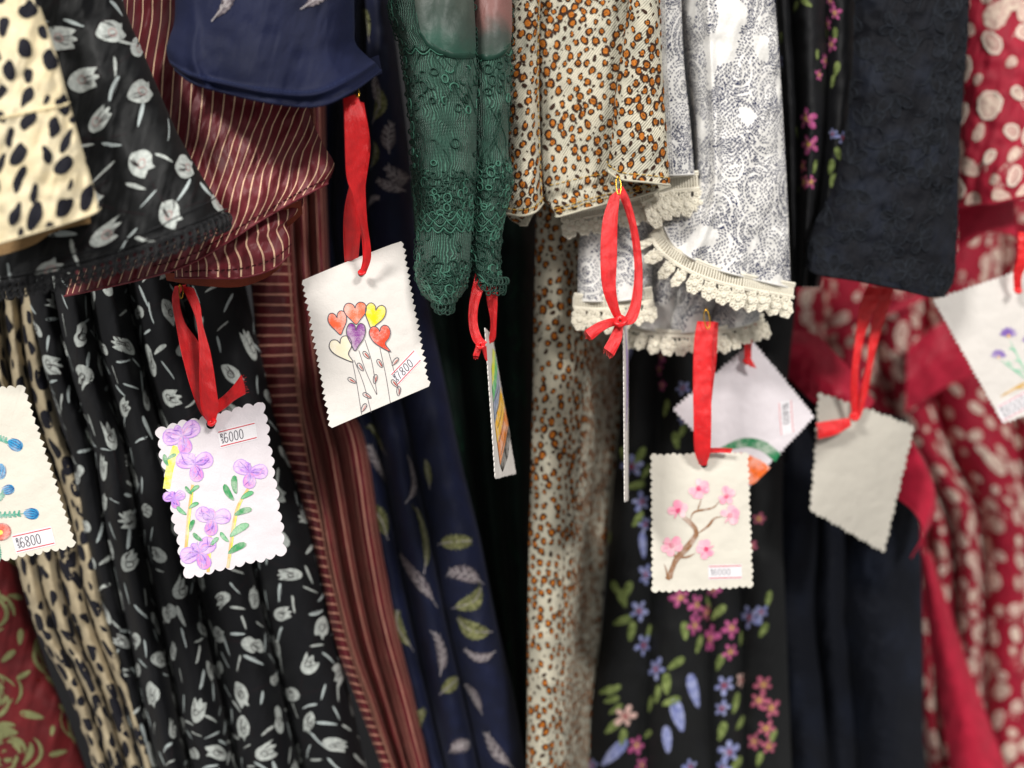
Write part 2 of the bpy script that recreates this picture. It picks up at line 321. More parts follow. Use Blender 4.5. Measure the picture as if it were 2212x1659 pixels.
M = dict(
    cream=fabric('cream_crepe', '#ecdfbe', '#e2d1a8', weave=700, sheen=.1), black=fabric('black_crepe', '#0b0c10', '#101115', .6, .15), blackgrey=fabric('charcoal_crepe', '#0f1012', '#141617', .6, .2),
    maroon=striped('maroon_pinstripe', '#70202a', '#e0b898', .0064, .00105, 0, '#621a22', .03), maroonb=striped('maroon_body_stripe', '#66151e', '#b9836f', .0050, .0011, 0, '#541118', .02), maroonp=striped('maroon_placket_stripe', '#60141c', '#b9836f', .0066, .0013, 1, '#481015'),
    lining=fabric('rust_lining', '#8a3a22', '#74301f'), navy=fabric('navy_crepe', '#141b3b', '#101630', .6, .1, weave=1500, bd=.0002, wr=.8, nsc=22., spec=.14), navyd=fabric('navy_body', '#121937', '#0e142c', .6, .25), darkgreen=fabric('dark_green_voile', '#0b231b', '#071611', .7, .2),
    ribbed=ribbed('green_lace_net'), gcord=fabric('green_lace_cord', '#1c4437', '#153429', .45, .3, weave=1200, bd=.0002), gcordl=fabric('green_lace_cord_highlight', '#4c8470', '#2c5a48', .45, .3, weave=1200), sheer=sheer('green_sheer_panel', '#1f4a3c', '#2f4038', '#3a443c'), sheerr=sheer('rosy_sheer_panel', '#2a4a3e', '#3c453f', '#7d5550'),  # paler lace cord has highlights put into its colour
    leo=leopard('leopard_twill'), leob=leopard('leopard_body', 1.15), white=fabric('white_cotton', '#f2f0ec', '#e8e6e1', .85, .1, weave=800, twill=False), inkn=ink('navy_ink', '#1e2850', .1), lace=fabric('ivory_crochet', '#faf4e4', '#eee7d2', .85, .2, weave=1100, bd=.0003),
    velvet=velvet('black_crushed_velvet', '#080a11', '#151a25', 38., .00014), velvetb=velvet('black_velvet_body', '#080c16', '#111725', 22., .0004), crimson=fabric('crimson_voile', '#b01a36', '#98122c', .6, .3), crimsonb=fabric('bright_crimson_satin', '#cc2342', '#b41a36', .5, .3),
    rose=fabric('maroon_rose_cloth', '#6d1a1e', '#581519', .6, .3), ribbon=satin('red_satin_ribbon'), brass=metal('brass', '#d8a840'), bthread=fabric('black_thread', '#101114', '#17181b', .6, .3), ythread=ink('gold_thread', '#c9a24c'), nthread=ink('navy_thread', '#3a4568'), mthread=ink('maroon_thread', '#42141a'), cthread=ink('cream_thread', '#f0dfb4'),
    paper=paper('white_card', '#d9d4ce'), paperc=paper('cream_card', '#d8d3c6'), paperp=paper('pinkish_card', '#dad3d7'), paperg=paper('grey_card', '#bbb6ab'), sticker=paper('price_sticker', '#e4e1e4'), redline=ink('red_print', '#d2424e', .1), digits=ink('dark_print', '#55535c', .1), sticker_grey=ink('faint_print', '#a5a3a8', .1), pencil=ink('pencil', '#625e66', .3), hole=ink('dark_hole_disc', '#0b0a0c', .1))
ROOT = {}
def pin(parent, x, y, d, s=.0055, tilt=0.):
    mb = MB(); t = np.linspace(0, math.pi*2, 22); a = rot(np.stack([np.cos(t)*.28, np.sin(t)], 1)*s, tilt); c = P(x, y, d)
    cord(mb, np.stack([c[0]+a[:, 0], c[1]+0*t+.0006*np.sin(t), c[2]+a[:, 1]], 1), .00035, 0, 6)
    h = rot(np.array([[-.0009, s*.78], [0, s*1.12], [.0009, s*.78]]), tilt); cord(mb, np.stack([c[0]+h[:, 0], c[1]+0*h[:, 0]-.0004, c[2]+h[:, 1]], 1), [.0005, .0009, .0005], 0, 6)
    mb.build('safety_pin', M['brass'], parent)
def ribbon(parent, edges, name='ribbon', n=60, mb=None, fin=True):
    """edges: (xl, yl, xr, yr, depth_left, depth_right)"""
    e = np.array(edges, float); q = catmull(np.column_stack([(e[:, 0]+e[:, 2])/2, (e[:, 1]+e[:, 3])/2, e]), n)[:, 2:]
    A = P(q[:, 0], q[:, 1], q[:, 4]); B = P(q[:, 2], q[:, 3], q[:, 5]); K = 7; mb = mb or MB()
    nrm = -np.cross(B-A, np.gradient((A+B)/2, axis=0)); nrm /= np.maximum(np.linalg.norm(nrm, axis=1, keepdims=True), 1e-9)
    L = np.r_[0, np.cumsum(np.linalg.norm(np.diff((A+B)/2, axis=0), axis=1))]
    rows = []; uv = []
    for k in range(K):
        f = k/(K-1); rows.append(A*(1-f)+B*f+nrm*(.0005*math.sin(math.pi*f)+ (.0011*vn(L*110+f, f*2.5+0*L, 5)+.0007*vn(L*330, f*3+0*L, 8))[:, None])); uv.append(np.stack([np.full(n, f*.009), L], 1))
    v = np.stack(rows, 1).reshape(-1, 3); u = np.stack(uv, 1).reshape(-1, 2); mb.add(v, gridfaces(n, K), 0, u)
    mb.add(v-np.repeat(nrm, K, 0)*.0003, gridfaces(n, K)[:, ::-1], 0, u)
    for ed in (A, B): cord(mb, ed-nrm*.00015, .00022, 0, 4)
    if fin: return mb.build(name, M['ribbon'], parent)
def knot(parent, x, y, d, s=.004, ang=0.):
    mb = MB(); c = P(x, y, d)
    for k in range(3):
        t = np.linspace(0, 2*math.pi, 20, endpoint=False); q = np.stack([np.cos(t)*s*(.9-.1*k), .5*s*np.sin(t+k), np.sin(t)*s*.55], 1); a = ang+k*1.05
        q = np.stack([q[:, 0]*math.cos(a)-q[:, 2]*math.sin(a), q[:, 1], q[:, 0]*math.sin(a)+q[:, 2]*math.cos(a)], 1); cord(mb, c+q, s*.38, 0, 7, True)
    mb.build('knot', M['ribbon'], parent)
# ================================================================ SETTING
def setting():
    mb = MB(); v = [(-2.5, 1.35, -2), (2.5, 1.35, -2), (2.5, 1.35, 2), (-2.5, 1.35, 2)]; mb.add(v, [[0, 1, 2, 3]], 0); mb.build('dark_backdrop', fabric('backdrop_gap_shade', '#2a2a2c', rough=.9), kind='structure')  # added dark sheet, its colour stands for the shade in the gaps
setting()
# ================================================================ print motifs (unit size, t pointing down)
def smoothpoly(p, n=18): return catmull(p, n, True)
TULIPS = [smoothpoly(p, 22) for p in (
    [(-.30, .50), (-.46, .15), (-.42, -.25), (-.34, -.55), (-.16, -.34), (-.02, -.62), (.14, -.36), (.34, -.5), (.42, -.1), (.46, .2), (.25, .5), (0, .6)],
    [(-.45, -.2), (-.2, -.5), (.1, -.45), (.38, -.3), (.5, .05), (.36, .3), (.4, .5), (.1, .42), (-.12, .6), (-.36, .35), (-.5, .1)],
    [(-.25, -.55), (.05, -.6), (.3, -.4), (.28, -.1), (.46, .1), (.36, .42), (.1, .6), (-.2, .55), (-.4, .3), (-.3, 0), (-.42, -.3)],
    [(-.5, -.5), (-.3, -.2), (-.1, -.5), (.12, -.18), (.42, -.3), (.5, .1), (.34, .45), (0, .58), (-.32, .4), (-.42, 0)])]
def leafpoly(asp=.2, n=14, bend=.0):
    t = np.linspace(0, 2*math.pi, n, endpoint=False); y = np.cos(t); x = np.sin(t)*asp*(1-.3*y)+bend*y*y; return np.stack([x, y], 1)*.5
def irregular(n, am, rnd, k=3):
    t = np.linspace(0, 2*math.pi, n, endpoint=False); r = 1+sum(am/(j)*math.sin(0)*0+am*rnd.uniform(.3, 1)*np.sin(j*t+rnd.uniform(0, 6.28))/j for j in range(2, 2+k)); return np.stack([np.cos(t)*r, np.sin(t)*r], 1)*.5
IC = dict(mint=ink('mint_print', '#bfc4bf', .12, col2='#a0a6a2'), mintp=ink('pale_blue_print', '#b3bdbc', .1), dk=ink('brown_outline', '#2b2023', .1), pk=ink('pink_outline', '#b4938f', .1), blk=ink('black_spot', '#1c1c24', .2),
    olive=ink('olive_leaf_print', '#87885f', .4, col2='#585a3a', nsc=350), mauve=ink('mauve_leaf_print', '#807779', .4, col2='#4c454c', nsc=350), pinkf=ink('pink_flower_print', '#c46296', .2, col2='#96406f', nsc=260), pinks=ink('rose_flower_print', '#b8607a', .3, nsc=260), blue=ink('lilac_blue_print', '#a0a7cc', .2, col2='#6f78ad', nsc=260), pale=ink('pale_pink_print', '#dcb8ae', .15),
    green=ink('lime_leaf_print', '#87965a', .2, col2='#5c6a38', nsc=260), yel=ink('yellow_centre_print', '#d6b45a'), red=ink('red_centre_print', '#9c2c35'), ov=ink('cream_oval_print', '#dccbb8', .1, col2='#c9a79c', nsc=350), ovr=ink('oval_rim_print', '#efe3d2', .1), ovd=ink('oval_mesh_print', '#b5847e', .15, nsc=900, col2='#d5bcae'), sage=ink('sage_rose_print', '#7b7d55', .2), silver=ink('silver_print', '#b7b4b0', .2))
def tulip_print(c, parent, spacing=.026, size=.0185, seed=1, pink=False, name='tulip_print', slant=0.):
    r = random.Random(seed); mb = MB(); H_ = .00035; Ht = c.T[-1]; taken = []
    for x, y in poisson(c.smax, Ht, spacing, 3000, r):
        a = r.uniform(-2.2, 2.2)+slant; s = size*r.uniform(.82, 1.1); k = r.randrange(4); q = rot(TULIPS[k]*s*np.array([r.uniform(.62, .95), 1.12]), a)+(x, y); blob(mb, c, q, H_, 0, 4); taken.append((x, y))
        e = rot(np.array([[-.1, -.1], [.12, -.2], [.2, .02], [.05, .2], [-.12, .1]])*s*r.uniform(.7, 1.1)+np.array([r.uniform(-.1, .1)*s, r.uniform(0, .2)*s]), a)+(x, y); stroke(mb, c, smoothpoly(e, 14), .00055, H_+.0002, 3 if pink else 2, closed=True)
        for _ in range(3):
            b = r.uniform(-1, 1); st = rot(np.array([[b*.3, -.38], [b*.25, -.1], [b*.1, .05+r.random()*.2]])*s, a)+(x, y); stroke(mb, c, catmull(st, 6), .0005, H_+.0002, 2, taper=True)
        if r.random() < .5:
            rim = q[int(r.random()*10):][:9]; stroke(mb, c, rim+(rim-np.array([x, y]))*.06, .00045, H_+.0001, 2)
        L = size*r.uniform(1.2, 2.2); stp = rot(np.array([[0, .5*s], [.1*s, .5*s+L*.5], [.3*s, .5*s+L]]), a)+(x, y); stroke(mb, c, catmull(stp, 8), .00035, H_*.6, 4)
    for x, y in poisson(c.smax, Ht, spacing*.38, 12000, r):
        d = min([(x-a)**2+(y-b)**2 for a, b in taken] or [1])**.5
        if d < size*.72 or r.random() < .32: continue
        a = r.uniform(-1.6, 1.6)+slant; s = size*r.uniform(.7, 1.15); q = rot(leafpoly(r.uniform(.09, .2), 14, r.uniform(-.08, .08))*s, a)+(x, y); blob(mb, c, q, H_*.8, r.choice([0, 1, 1]), 2); taken.append((x+.002, y))
        if r.random() < .45: st = rot(np.array([[.1, -.4], [.05, 0], [.08, .45]])*s, a)+(x, y); stroke(mb, c, catmull(st, 6), .0005, H_+.0001, 2, taper=True)
    mb.build(name, [IC['mint'], IC['mintp'], IC['dk'], IC['pk'], IC['dk']], parent, kind='stuff')
def spot_print(c, parent, spacing, size, seed=2):
    r = random.Random(seed); mb = MB()
    for x, y in poisson(c.smax, c.T[-1], spacing, 9000, r):
        s = size*r.uniform(.5, 1.45); q = rot(irregular(18, .36, r)*np.array([s*r.uniform(.5, .9), s*1.1]), r.uniform(-.6, .6))+(x, y); blob(mb, c, q, .0003, 0, 3)
    mb.build('spot_print', IC['blk'], parent, kind='stuff')
def feather(mb, c, x, y, s, a, mat, r, w=.32):
    w *= r.uniform(.75, 1.35); s *= r.uniform(.9, 1.2); n = 26; t = np.linspace(-1, 1, n); side = w*(1-t*t)**.7*(1+r.uniform(.12, .3)*np.sin(np.arange(n)*2.3+r.random()*6)); p = np.vstack([np.stack([side, t], 1), np.stack([-side*.9, t], 1)[::-1]])*.5*s; bend = r.uniform(-.6, .6); p[:, 0] += bend*(p[:, 1]**2)/s*1.5
    blob(mb, c, rot(p, a)+(x, y), .0004, mat, 5)
    for k in range(9):
        tt = -.8+k*.18; f = np.array([[0, tt], [.12*(1 if k % 2 else -1), tt-.12], [w*.85*math.sqrt(max(0, 1-tt*tt))*(1 if k % 2 else -1), tt-.3]])*.5*s; f[:, 0] += bend*(f[:, 1]**2)/s*1.5; stroke(mb, c, rot(catmull(f, 6), a)+(x, y), .0007, .0006, 2 if mat == 0 else 3, taper=True)
    stroke(mb, c, rot(catmull([(bend*.35*s, -.5*s), (0, 0), (bend*.5*s, .62*s)], 8), a)+(x, y), .0006, .0006, 3)
FM = [IC['olive'], IC['mauve'], ink('olive_vein', '#5f6238'), ink('mauve_vein', '#b3acad')]
def flower(mb, c, x, y, s, a, mat, r, petals=5, ctr=4):
    for k in range(petals):
        b = a+k*2*math.pi/petals+r.uniform(-.15, .15); q = leafpoly(.5, 12, r.uniform(-.12, .12))*s*.62*r.uniform(.7, 1.1); q[:, 1] -= s*.33; blob(mb, c, rot(q, b)+(x, y), .0004+.00004*k, mat, 2)
        stroke(mb, c, rot(np.array([[0, -.05], [0, -.3]])*s, b)+(x, y), .0005, .0007, ctr)
    blob(mb, c, irregular(10, .1, r)*s*.2+(x, y), .0008, ctr, 1)
def leafat(mb, c, x, y, s, a, mat=2, asp=.42): blob(mb, c, rot(leafpoly(asp, 12)*s, a)+(x, y), .00038, mat, 2)

# ================================================================ GARMENTS
def slow(x, y, s, seed): return fbm(x/s, y/s, seed)+.55*fbm((x+.25*y)/34, y/210, seed+7)+.12*fbm((x+y*.6)/22, (y-x*.3)/60, seed+9)
# ---- A: cream and black spotted dress, far left front
gA = thing('cream_spotted_dress', 'cream dress with black dalmatian spots whose square sleeve end hangs at upper left corner', 'dress', tuple(P(60, -200, .45)), 'long dresses hanging side by side')
cA = Cloth([(-60, -40), (-60, 250), (-60, 545)], [(72, -40), (84, 5), (118, 105), (150, 222), (182, 335), (216, 450)], lambda u, v, x, y: .402-.010*np.sin(np.pi*np.clip(u, 0, 1))**.6+.004*slow(x, y, 90, 3)+.02*np.clip(.3-v, 0, 1), B=[(0, 525), (110, 492), (195, 464)])
oA = cloth_obj('sleeve', cA, M['cream'], gA, .008, hem=.0005); spot_print(cA, oA, .0092, .0074, 4)
mb = MB(); j = int(.45*159); stitches(mb, cA.map(*catmull(cA.path([(2, 258), (60, 247), (148, 226)]), 40).T, .0006), .0022, .001, .00022); stroke(mb, cA, catmull(cA.path([(2, 254), (60, 243), (148, 222)]), 40), .0012, .0002, 0, up=.0006); mb.build('cuff_seam', M['cthread'], oA)
cA2 = Cloth([(-60, 520), (-60, 560)], [(190, 440), (196, 482)], lambda u, v, x, y: .418+0*u, nu=60, nv=16, B=[(0, 552), (70, 530), (120, 500)]); cloth_obj('hem_facing', cA2, fabric('tan_facing', '#a8865a'), gA, 0)
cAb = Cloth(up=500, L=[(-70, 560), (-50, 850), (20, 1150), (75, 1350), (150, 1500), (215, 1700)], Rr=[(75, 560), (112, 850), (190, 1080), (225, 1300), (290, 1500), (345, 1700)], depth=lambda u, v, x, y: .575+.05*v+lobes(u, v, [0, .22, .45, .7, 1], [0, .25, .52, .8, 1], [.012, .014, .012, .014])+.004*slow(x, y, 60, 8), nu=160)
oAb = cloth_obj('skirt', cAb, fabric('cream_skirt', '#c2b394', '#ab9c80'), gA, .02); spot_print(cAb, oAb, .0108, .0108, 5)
# ---- K: maroon rose dress, bottom left
gK = thing('rose_print_dress', 'maroon dress with sage green rose outlines at the bottom left corner', 'dress', tuple(P(20, 1100, .64)), 'long dresses hanging side by side')
cK = Cloth(up=300, L=[(-80, 1080), (-80, 1700)], Rr=[(10, 1080), (48, 1250), (95, 1420), (150, 1560), (200, 1700)], depth=lambda u, v, x, y: .62+.03*v-.02*np.sin(np.pi*u)**.7+.004*slow(x, y, 80, 1)); oK = cloth_obj('skirt', cK, M['rose'], gK, .02)
mb = MB(); r = random.Random(3)
for x, y in poisson(cK.smax, cK.T[-1], .045, 400, r):
    for k in range(5):
        rad = .004+k*.0042
        for q in range(3+k):
            a0 = r.uniform(0, 6.28); t = np.linspace(a0, a0+r.uniform(.7, 1.6), 9); ph = r.uniform(0, 6); rv = rad*(1+.16*np.sin(2*t+ph)+.1*r.random()); stroke(mb, cK, np.stack([x+rv*np.cos(t), y+rv*np.sin(t)*.9], 1), .0012+.0028*r.random(), .0004, 0, taper=True)
for x, y in poisson(cK.smax, cK.T[-1], .016, 700, r): leafat(mb, cK, x, y, .014*r.uniform(.6, 1.2), r.uniform(-3, 3), 0, .35)
mb.build('rose_print', IC['sage'], oK, kind='stuff')
mb = MB()
for x, y in poisson(cK.smax, cK.T[-1], .03, 60, r): blob(mb, cK, irregular(8, 0, r)*.0022+(x, y), .0009, 0, 1)
mb.build('sequins', metal('red_sequin', '#ff5a4a', .15), oK, kind='stuff')
# ---- B: black tulip dress
gB = thing('tulip_print_dress', 'black dress with mint grey tulips and a black loop trimmed bell sleeve', 'dress', tuple(P(300, -200, .5)), 'long dresses hanging side by side')
cB = Cloth([(-60, -40), (-60, 300), (-60, 622)], [(258, -40), (274, 30), (312, 120), (345, 200), (385, 290), (430, 370), (466, 428), (490, 462)],
    lambda u, v, x, y: .434-.014*np.sin(np.pi*u)**.5+.006*slow(x, y, 120, 5)-.006*np.exp(-((u-.72)/.08)**2)*(1-v)+.012*np.clip((u-.86)/.14, 0, 1)**2, B=[(0, 612), (150, 583), (300, 538), (410, 496)], nu=160, nv=170)
oB = cloth_obj('sleeve', cB, M['blackgrey'], gB, .01, hem=.0006); tulip_print(cB, oB, .0215, .0145, 11, True)
mb = MB(); e = cB.row(1., .0003); L = np.r_[0, np.cumsum(np.linalg.norm(np.diff(e, axis=0), axis=1))]; n = int(L[-1]/.0042)
for k in range(n):
    p = np.array([np.interp(k*.0042+.002, L, e[:, i]) for i in range(3)]); t = np.linspace(0, 2*math.pi, 14, endpoint=False); sl = .35
    for rr, zo in ((.0034, -.003), (.0017, -.0026), (.0022, -.0062)): cord(mb, p+np.stack([rr*.72*np.cos(t)+zo*-.2, -.0012+.0006*np.sin(2*t), zo+rr*np.sin(t)], 1), .0006, 0, 5, True)
cord(mb, e+[0, -.0007, -.0004], .0011); cord(mb, e+[0, -.0007, .0022], .0004); mb.build('loop_trim', M['bthread'], oB)
mb = MB(); stroke(mb, cB, catmull(cB.path([(60, 560), (200, 540), (320, 500), (400, 462), (470, 425)]), 60), .0009, .0002, 0, up=.0006); mb.build('hem_fold', M['bthread'], oB)
cBb = Cloth(up=500, L=[(50, 560), (66, 660), (98, 800), (150, 960), (182, 1150), (240, 1400), (285, 1600), (312, 1700)], Rr=[(520, 560), (540, 660), (568, 780), (602, 920), (652, 1080), (692, 1230), (732, 1400), (782, 1620), (800, 1700)],
    depth=lambda u, v, x, y: .557+.07*v+.012*u+lobes(u, v, [0, .12, .28, .46, .70, 1], [0, .08, .22, .43, .71, 1], [.012, .030, .036, .036, .030], .55)+.0018*slow(x, y, 110, 6), nu=320, nv=200)
oBb = cloth_obj('skirt', cBb, M['black'], gB, .03); tulip_print(cBb, oBb, .0240, .0145, 21, False, slant=-.2)
# ---- C: maroon striped dress
gC = thing('pinstripe_dress', 'maroon dress with thin cream stripes and a wide gathered sleeve end', 'dress', tuple(P(470, -200, .55)), 'long dresses hanging side by side')
cC = Cloth([(262, -40), (256, 60), (238, 250), (198, 450), (140, 640)], [(640, -40), (655, 120), (668, 238), (696, 308), (722, 354), (708, 396)],
    lambda u, v, x, y: .488-.022*np.sin(np.pi*np.clip(u*.96, 0, 1))**.55-.004*v+.0025*np.sin(u*22+v*3)*np.clip(v*1.6-.3, 0, 1)+.006*slow(x, y, 110, 7)+.0028*slow(x*1.2, y*.5, 26, 9)*v, B=[(300, 604), (400, 574), (480, 530), (560, 478), (640, 432)], nu=240, nv=200)
oC = cloth_obj('sleeve', cC, M['maroon'], gC, .008, hem=.0007)
mb = MB(); e = cC.row(.965, .0005, .3, 1); stitches(mb, e, .0022, .0013, .0003); mb.build('stitching', M['mthread'], oC)
cC2 = Cloth([(370, 520), (378, 600)], [(655, 405), (655, 440), (640, 462), (620, 482), (628, 515), (626, 548)], lambda u, v, x, y: .494-.016*np.sin(np.pi*u)**.6-.004*np.sin(np.pi*v)+.005*slow(x, y, 50, 4), B=[(440, 600), (520, 600), (590, 580)], nu=140, nv=60)
oC2 = cloth_obj('sleeve_frill', cC2, M['maroon'], gC, .006, hem=.0006)
mb = MB(); stitches(mb, cC2.row(.86, .0005, .1, 1), .0022, .0013, .0003); mb.build('stitching', M['mthread'], oC2)
cC3 = Cloth([(356, 590), (360, 606)], [(622, 540), (606, 578)], lambda u, v, x, y: .503-.012*np.sin(np.pi*u)+.006*v, T=[(520, 585)], B=[(430, 617), (515, 620), (572, 602)], nu=60, nv=14); cloth_obj('sleeve_lining', cC3, M['lining'], gC, .004)
cC4 = Cloth([(560, 470), (575, 500)], [(650, 432), (654, 462)], lambda u, v, x, y: .482+.008*v, B=[(622, 489)], nu=30, nv=14); cloth_obj('sleeve_lining', cC4, M['lining'], gC, .004)
cCp = Cloth(up=500, L=[(520, 520), (542, 620), (560, 800), (586, 900), (612, 975), (650, 1080), (690, 1240), (722, 1380), (765, 1500), (818, 1640), (835, 1700)], Rr=[(625, 520), (632, 620), (641, 780), (652, 900), (668, 1000), (692, 1120), (716, 1250), (758, 1410), (800, 1530), (842, 1640), (862, 1700)],
    depth=lambda u, v, x, y: .572+.05*v-.009*np.sin(np.pi*u)**.6+.003*slow(x, y, 60, 2), nu=60, nv=200); oCp = cloth_obj('button_placket', cCp, M['maroonp'], gC, .01)
mb = MB(); stroke(mb, cCp, np.stack([cCp.S[:, -4]-.0004, cCp.T], 1), .0016, .0004, 0, up=.0005); mb.build('placket_edge', ink('placket_edge_stripe', '#9a6d5c'), oCp)
cCb = Cloth(up=500, L=[(600, 400), (612, 620), (625, 800), (636, 900), (655, 1000), (680, 1120), (705, 1250), (745, 1410), (790, 1530), (850, 1700)], Rr=[(705, 400), (716, 620), (752, 850), (792, 960), (818, 1130), (852, 1320), (892, 1490), (926, 1640), (938, 1700)],
    depth=lambda u, v, x, y: .595+.05*v+lobes(u, v, [0, .3, .62, 1], [0, .28, .5, 1], [.014, .012, .018])+.003*slow(x, y, 60, 3), nu=160); cloth_obj('skirt', cCb, M['maroonb'], gC, .02)
# ---- D: navy leaf dress
gD = thing('navy_leaf_dress', 'navy dress with olive and grey feathery leaves and a plain flared sleeve end', 'dress', tuple(P(700, -200, .55)), 'long dresses hanging side by side')
cD = Cloth([(378, -40), (377, 40), (366, 80), (359, 105), (366, 135), (378, 150)], [(764, -40), (766, 50), (768, 92), (790, 118), (812, 136), (823, 152)],
    lambda u, v, x, y: .452-.024*np.sin(np.pi*np.clip(u, 0, 1))**.6+.0022*slow(x, y, 110, 12)+.0030*np.sin(u*17+2+v*2)*np.clip(v*1.5-.6, 0, 1)-.004*np.exp(-((u-.08-.1*v)/.03)**2)*v+.010*np.clip((u-.84)/.16, 0, 1)*v-.003*np.exp(-((v-.90)/.03)**2), B=[(420, 180), (500, 203), (600, 224), (690, 228), (762, 196)], nu=200, nv=120)
oD = cloth_obj('sleeve', cD, M['navy'], gD, .008, hem=.0007)
mb = MB(); stitches(mb, cD.row(.88, .0005, .08, .9), .0012, .0009, .00018); mb.build('stitching', M['nthread'], oD)
mb = MB(); r = random.Random(8); s_, t_ = cD.st(495, -5); feather(mb, cD, s_, t_, .020, .2, 1, r); s_, t_ = cD.st(700, -12); feather(mb, cD, s_, t_, .018, 1.0, 1, r); mb.build('leaf_print', FM, oD, kind='stuff')
cD2 = Cloth([(740, 150), (735, 205)], [(818, 118), (826, 158)], lambda u, v, x, y: .462+.006*v, B=[(785, 178)], nu=30, nv=14); cloth_obj('sleeve_lining', cD2, M['navyd'], gD, .003)
cDb = Cloth([(690, -40), (650, 300), (640, 500), (690, 700), (750, 930), (800, 1180), (860, 1450), (912, 1640), (930, 1700)], [(838, -40), (862, 150), (884, 330), (898, 500), (932, 690), (962, 830), (992, 980), (1036, 1160), (1070, 1330), (1110, 1500), (1145, 1700)],
    lambda u, v, x, y: .600+.055*v+lobes(u, v, [0, .35, .62, 1], [0, .2, .53, 1], [.016, .022, .022], .6)+.003*slow(x, y, 80, 15), nu=240, nv=200); oDb = cloth_obj('skirt', cDb, M['navyd'], gD, .03)
mb = MB(); r = random.Random(12)
for x, y, s, a, m in [(793, 40, 60, -.7, 0), (812, 190, 60, -.2, 1), (820, 225, 55, .3, 0), (838, 300, 60, .1, 1), (812, 330, 50, .2, 0), (860, 385, 60, -1.2, 1), (842, 400, 60, -1.2, 1), (805, 430, 40, 1.2, 1),
        (815, 940, 90, -.95, 0), (815, 1000, 80, -.5, 1), (893, 1040, 90, .3, 1), (925, 1020, 55, .1, 0), (918, 1158, 110, .05, 0), (985, 1165, 75, 1.5, 0), (893, 1240, 120, -.7, 1), (1005, 1240, 85, -1.3, 1), (1020, 1300, 70, 1.0, 0), (1018, 1358, 75, -1.1, 0), (955, 1405, 85, .05, 1), (1035, 1425, 70, -1.4, 1), (862, 1360, 90, -.15, 0), (975, 1475, 65, 1.1, 0), (1025, 1505, 60, -.5, 1), (995, 1612, 60, 1.3, 1), (1070, 1620, 90, -.5, 1), (820, 1120, 80, -.4, 0), (900, 1560, 60, .5, 0)]:
    q = cDb.st(x, y); feather(mb, cDb, q[0], q[1], s/F*.62*1.08, a, m, r, .26 if s > 85 else .4)
mb.build('leaf_print', FM, oDb, kind='stuff')
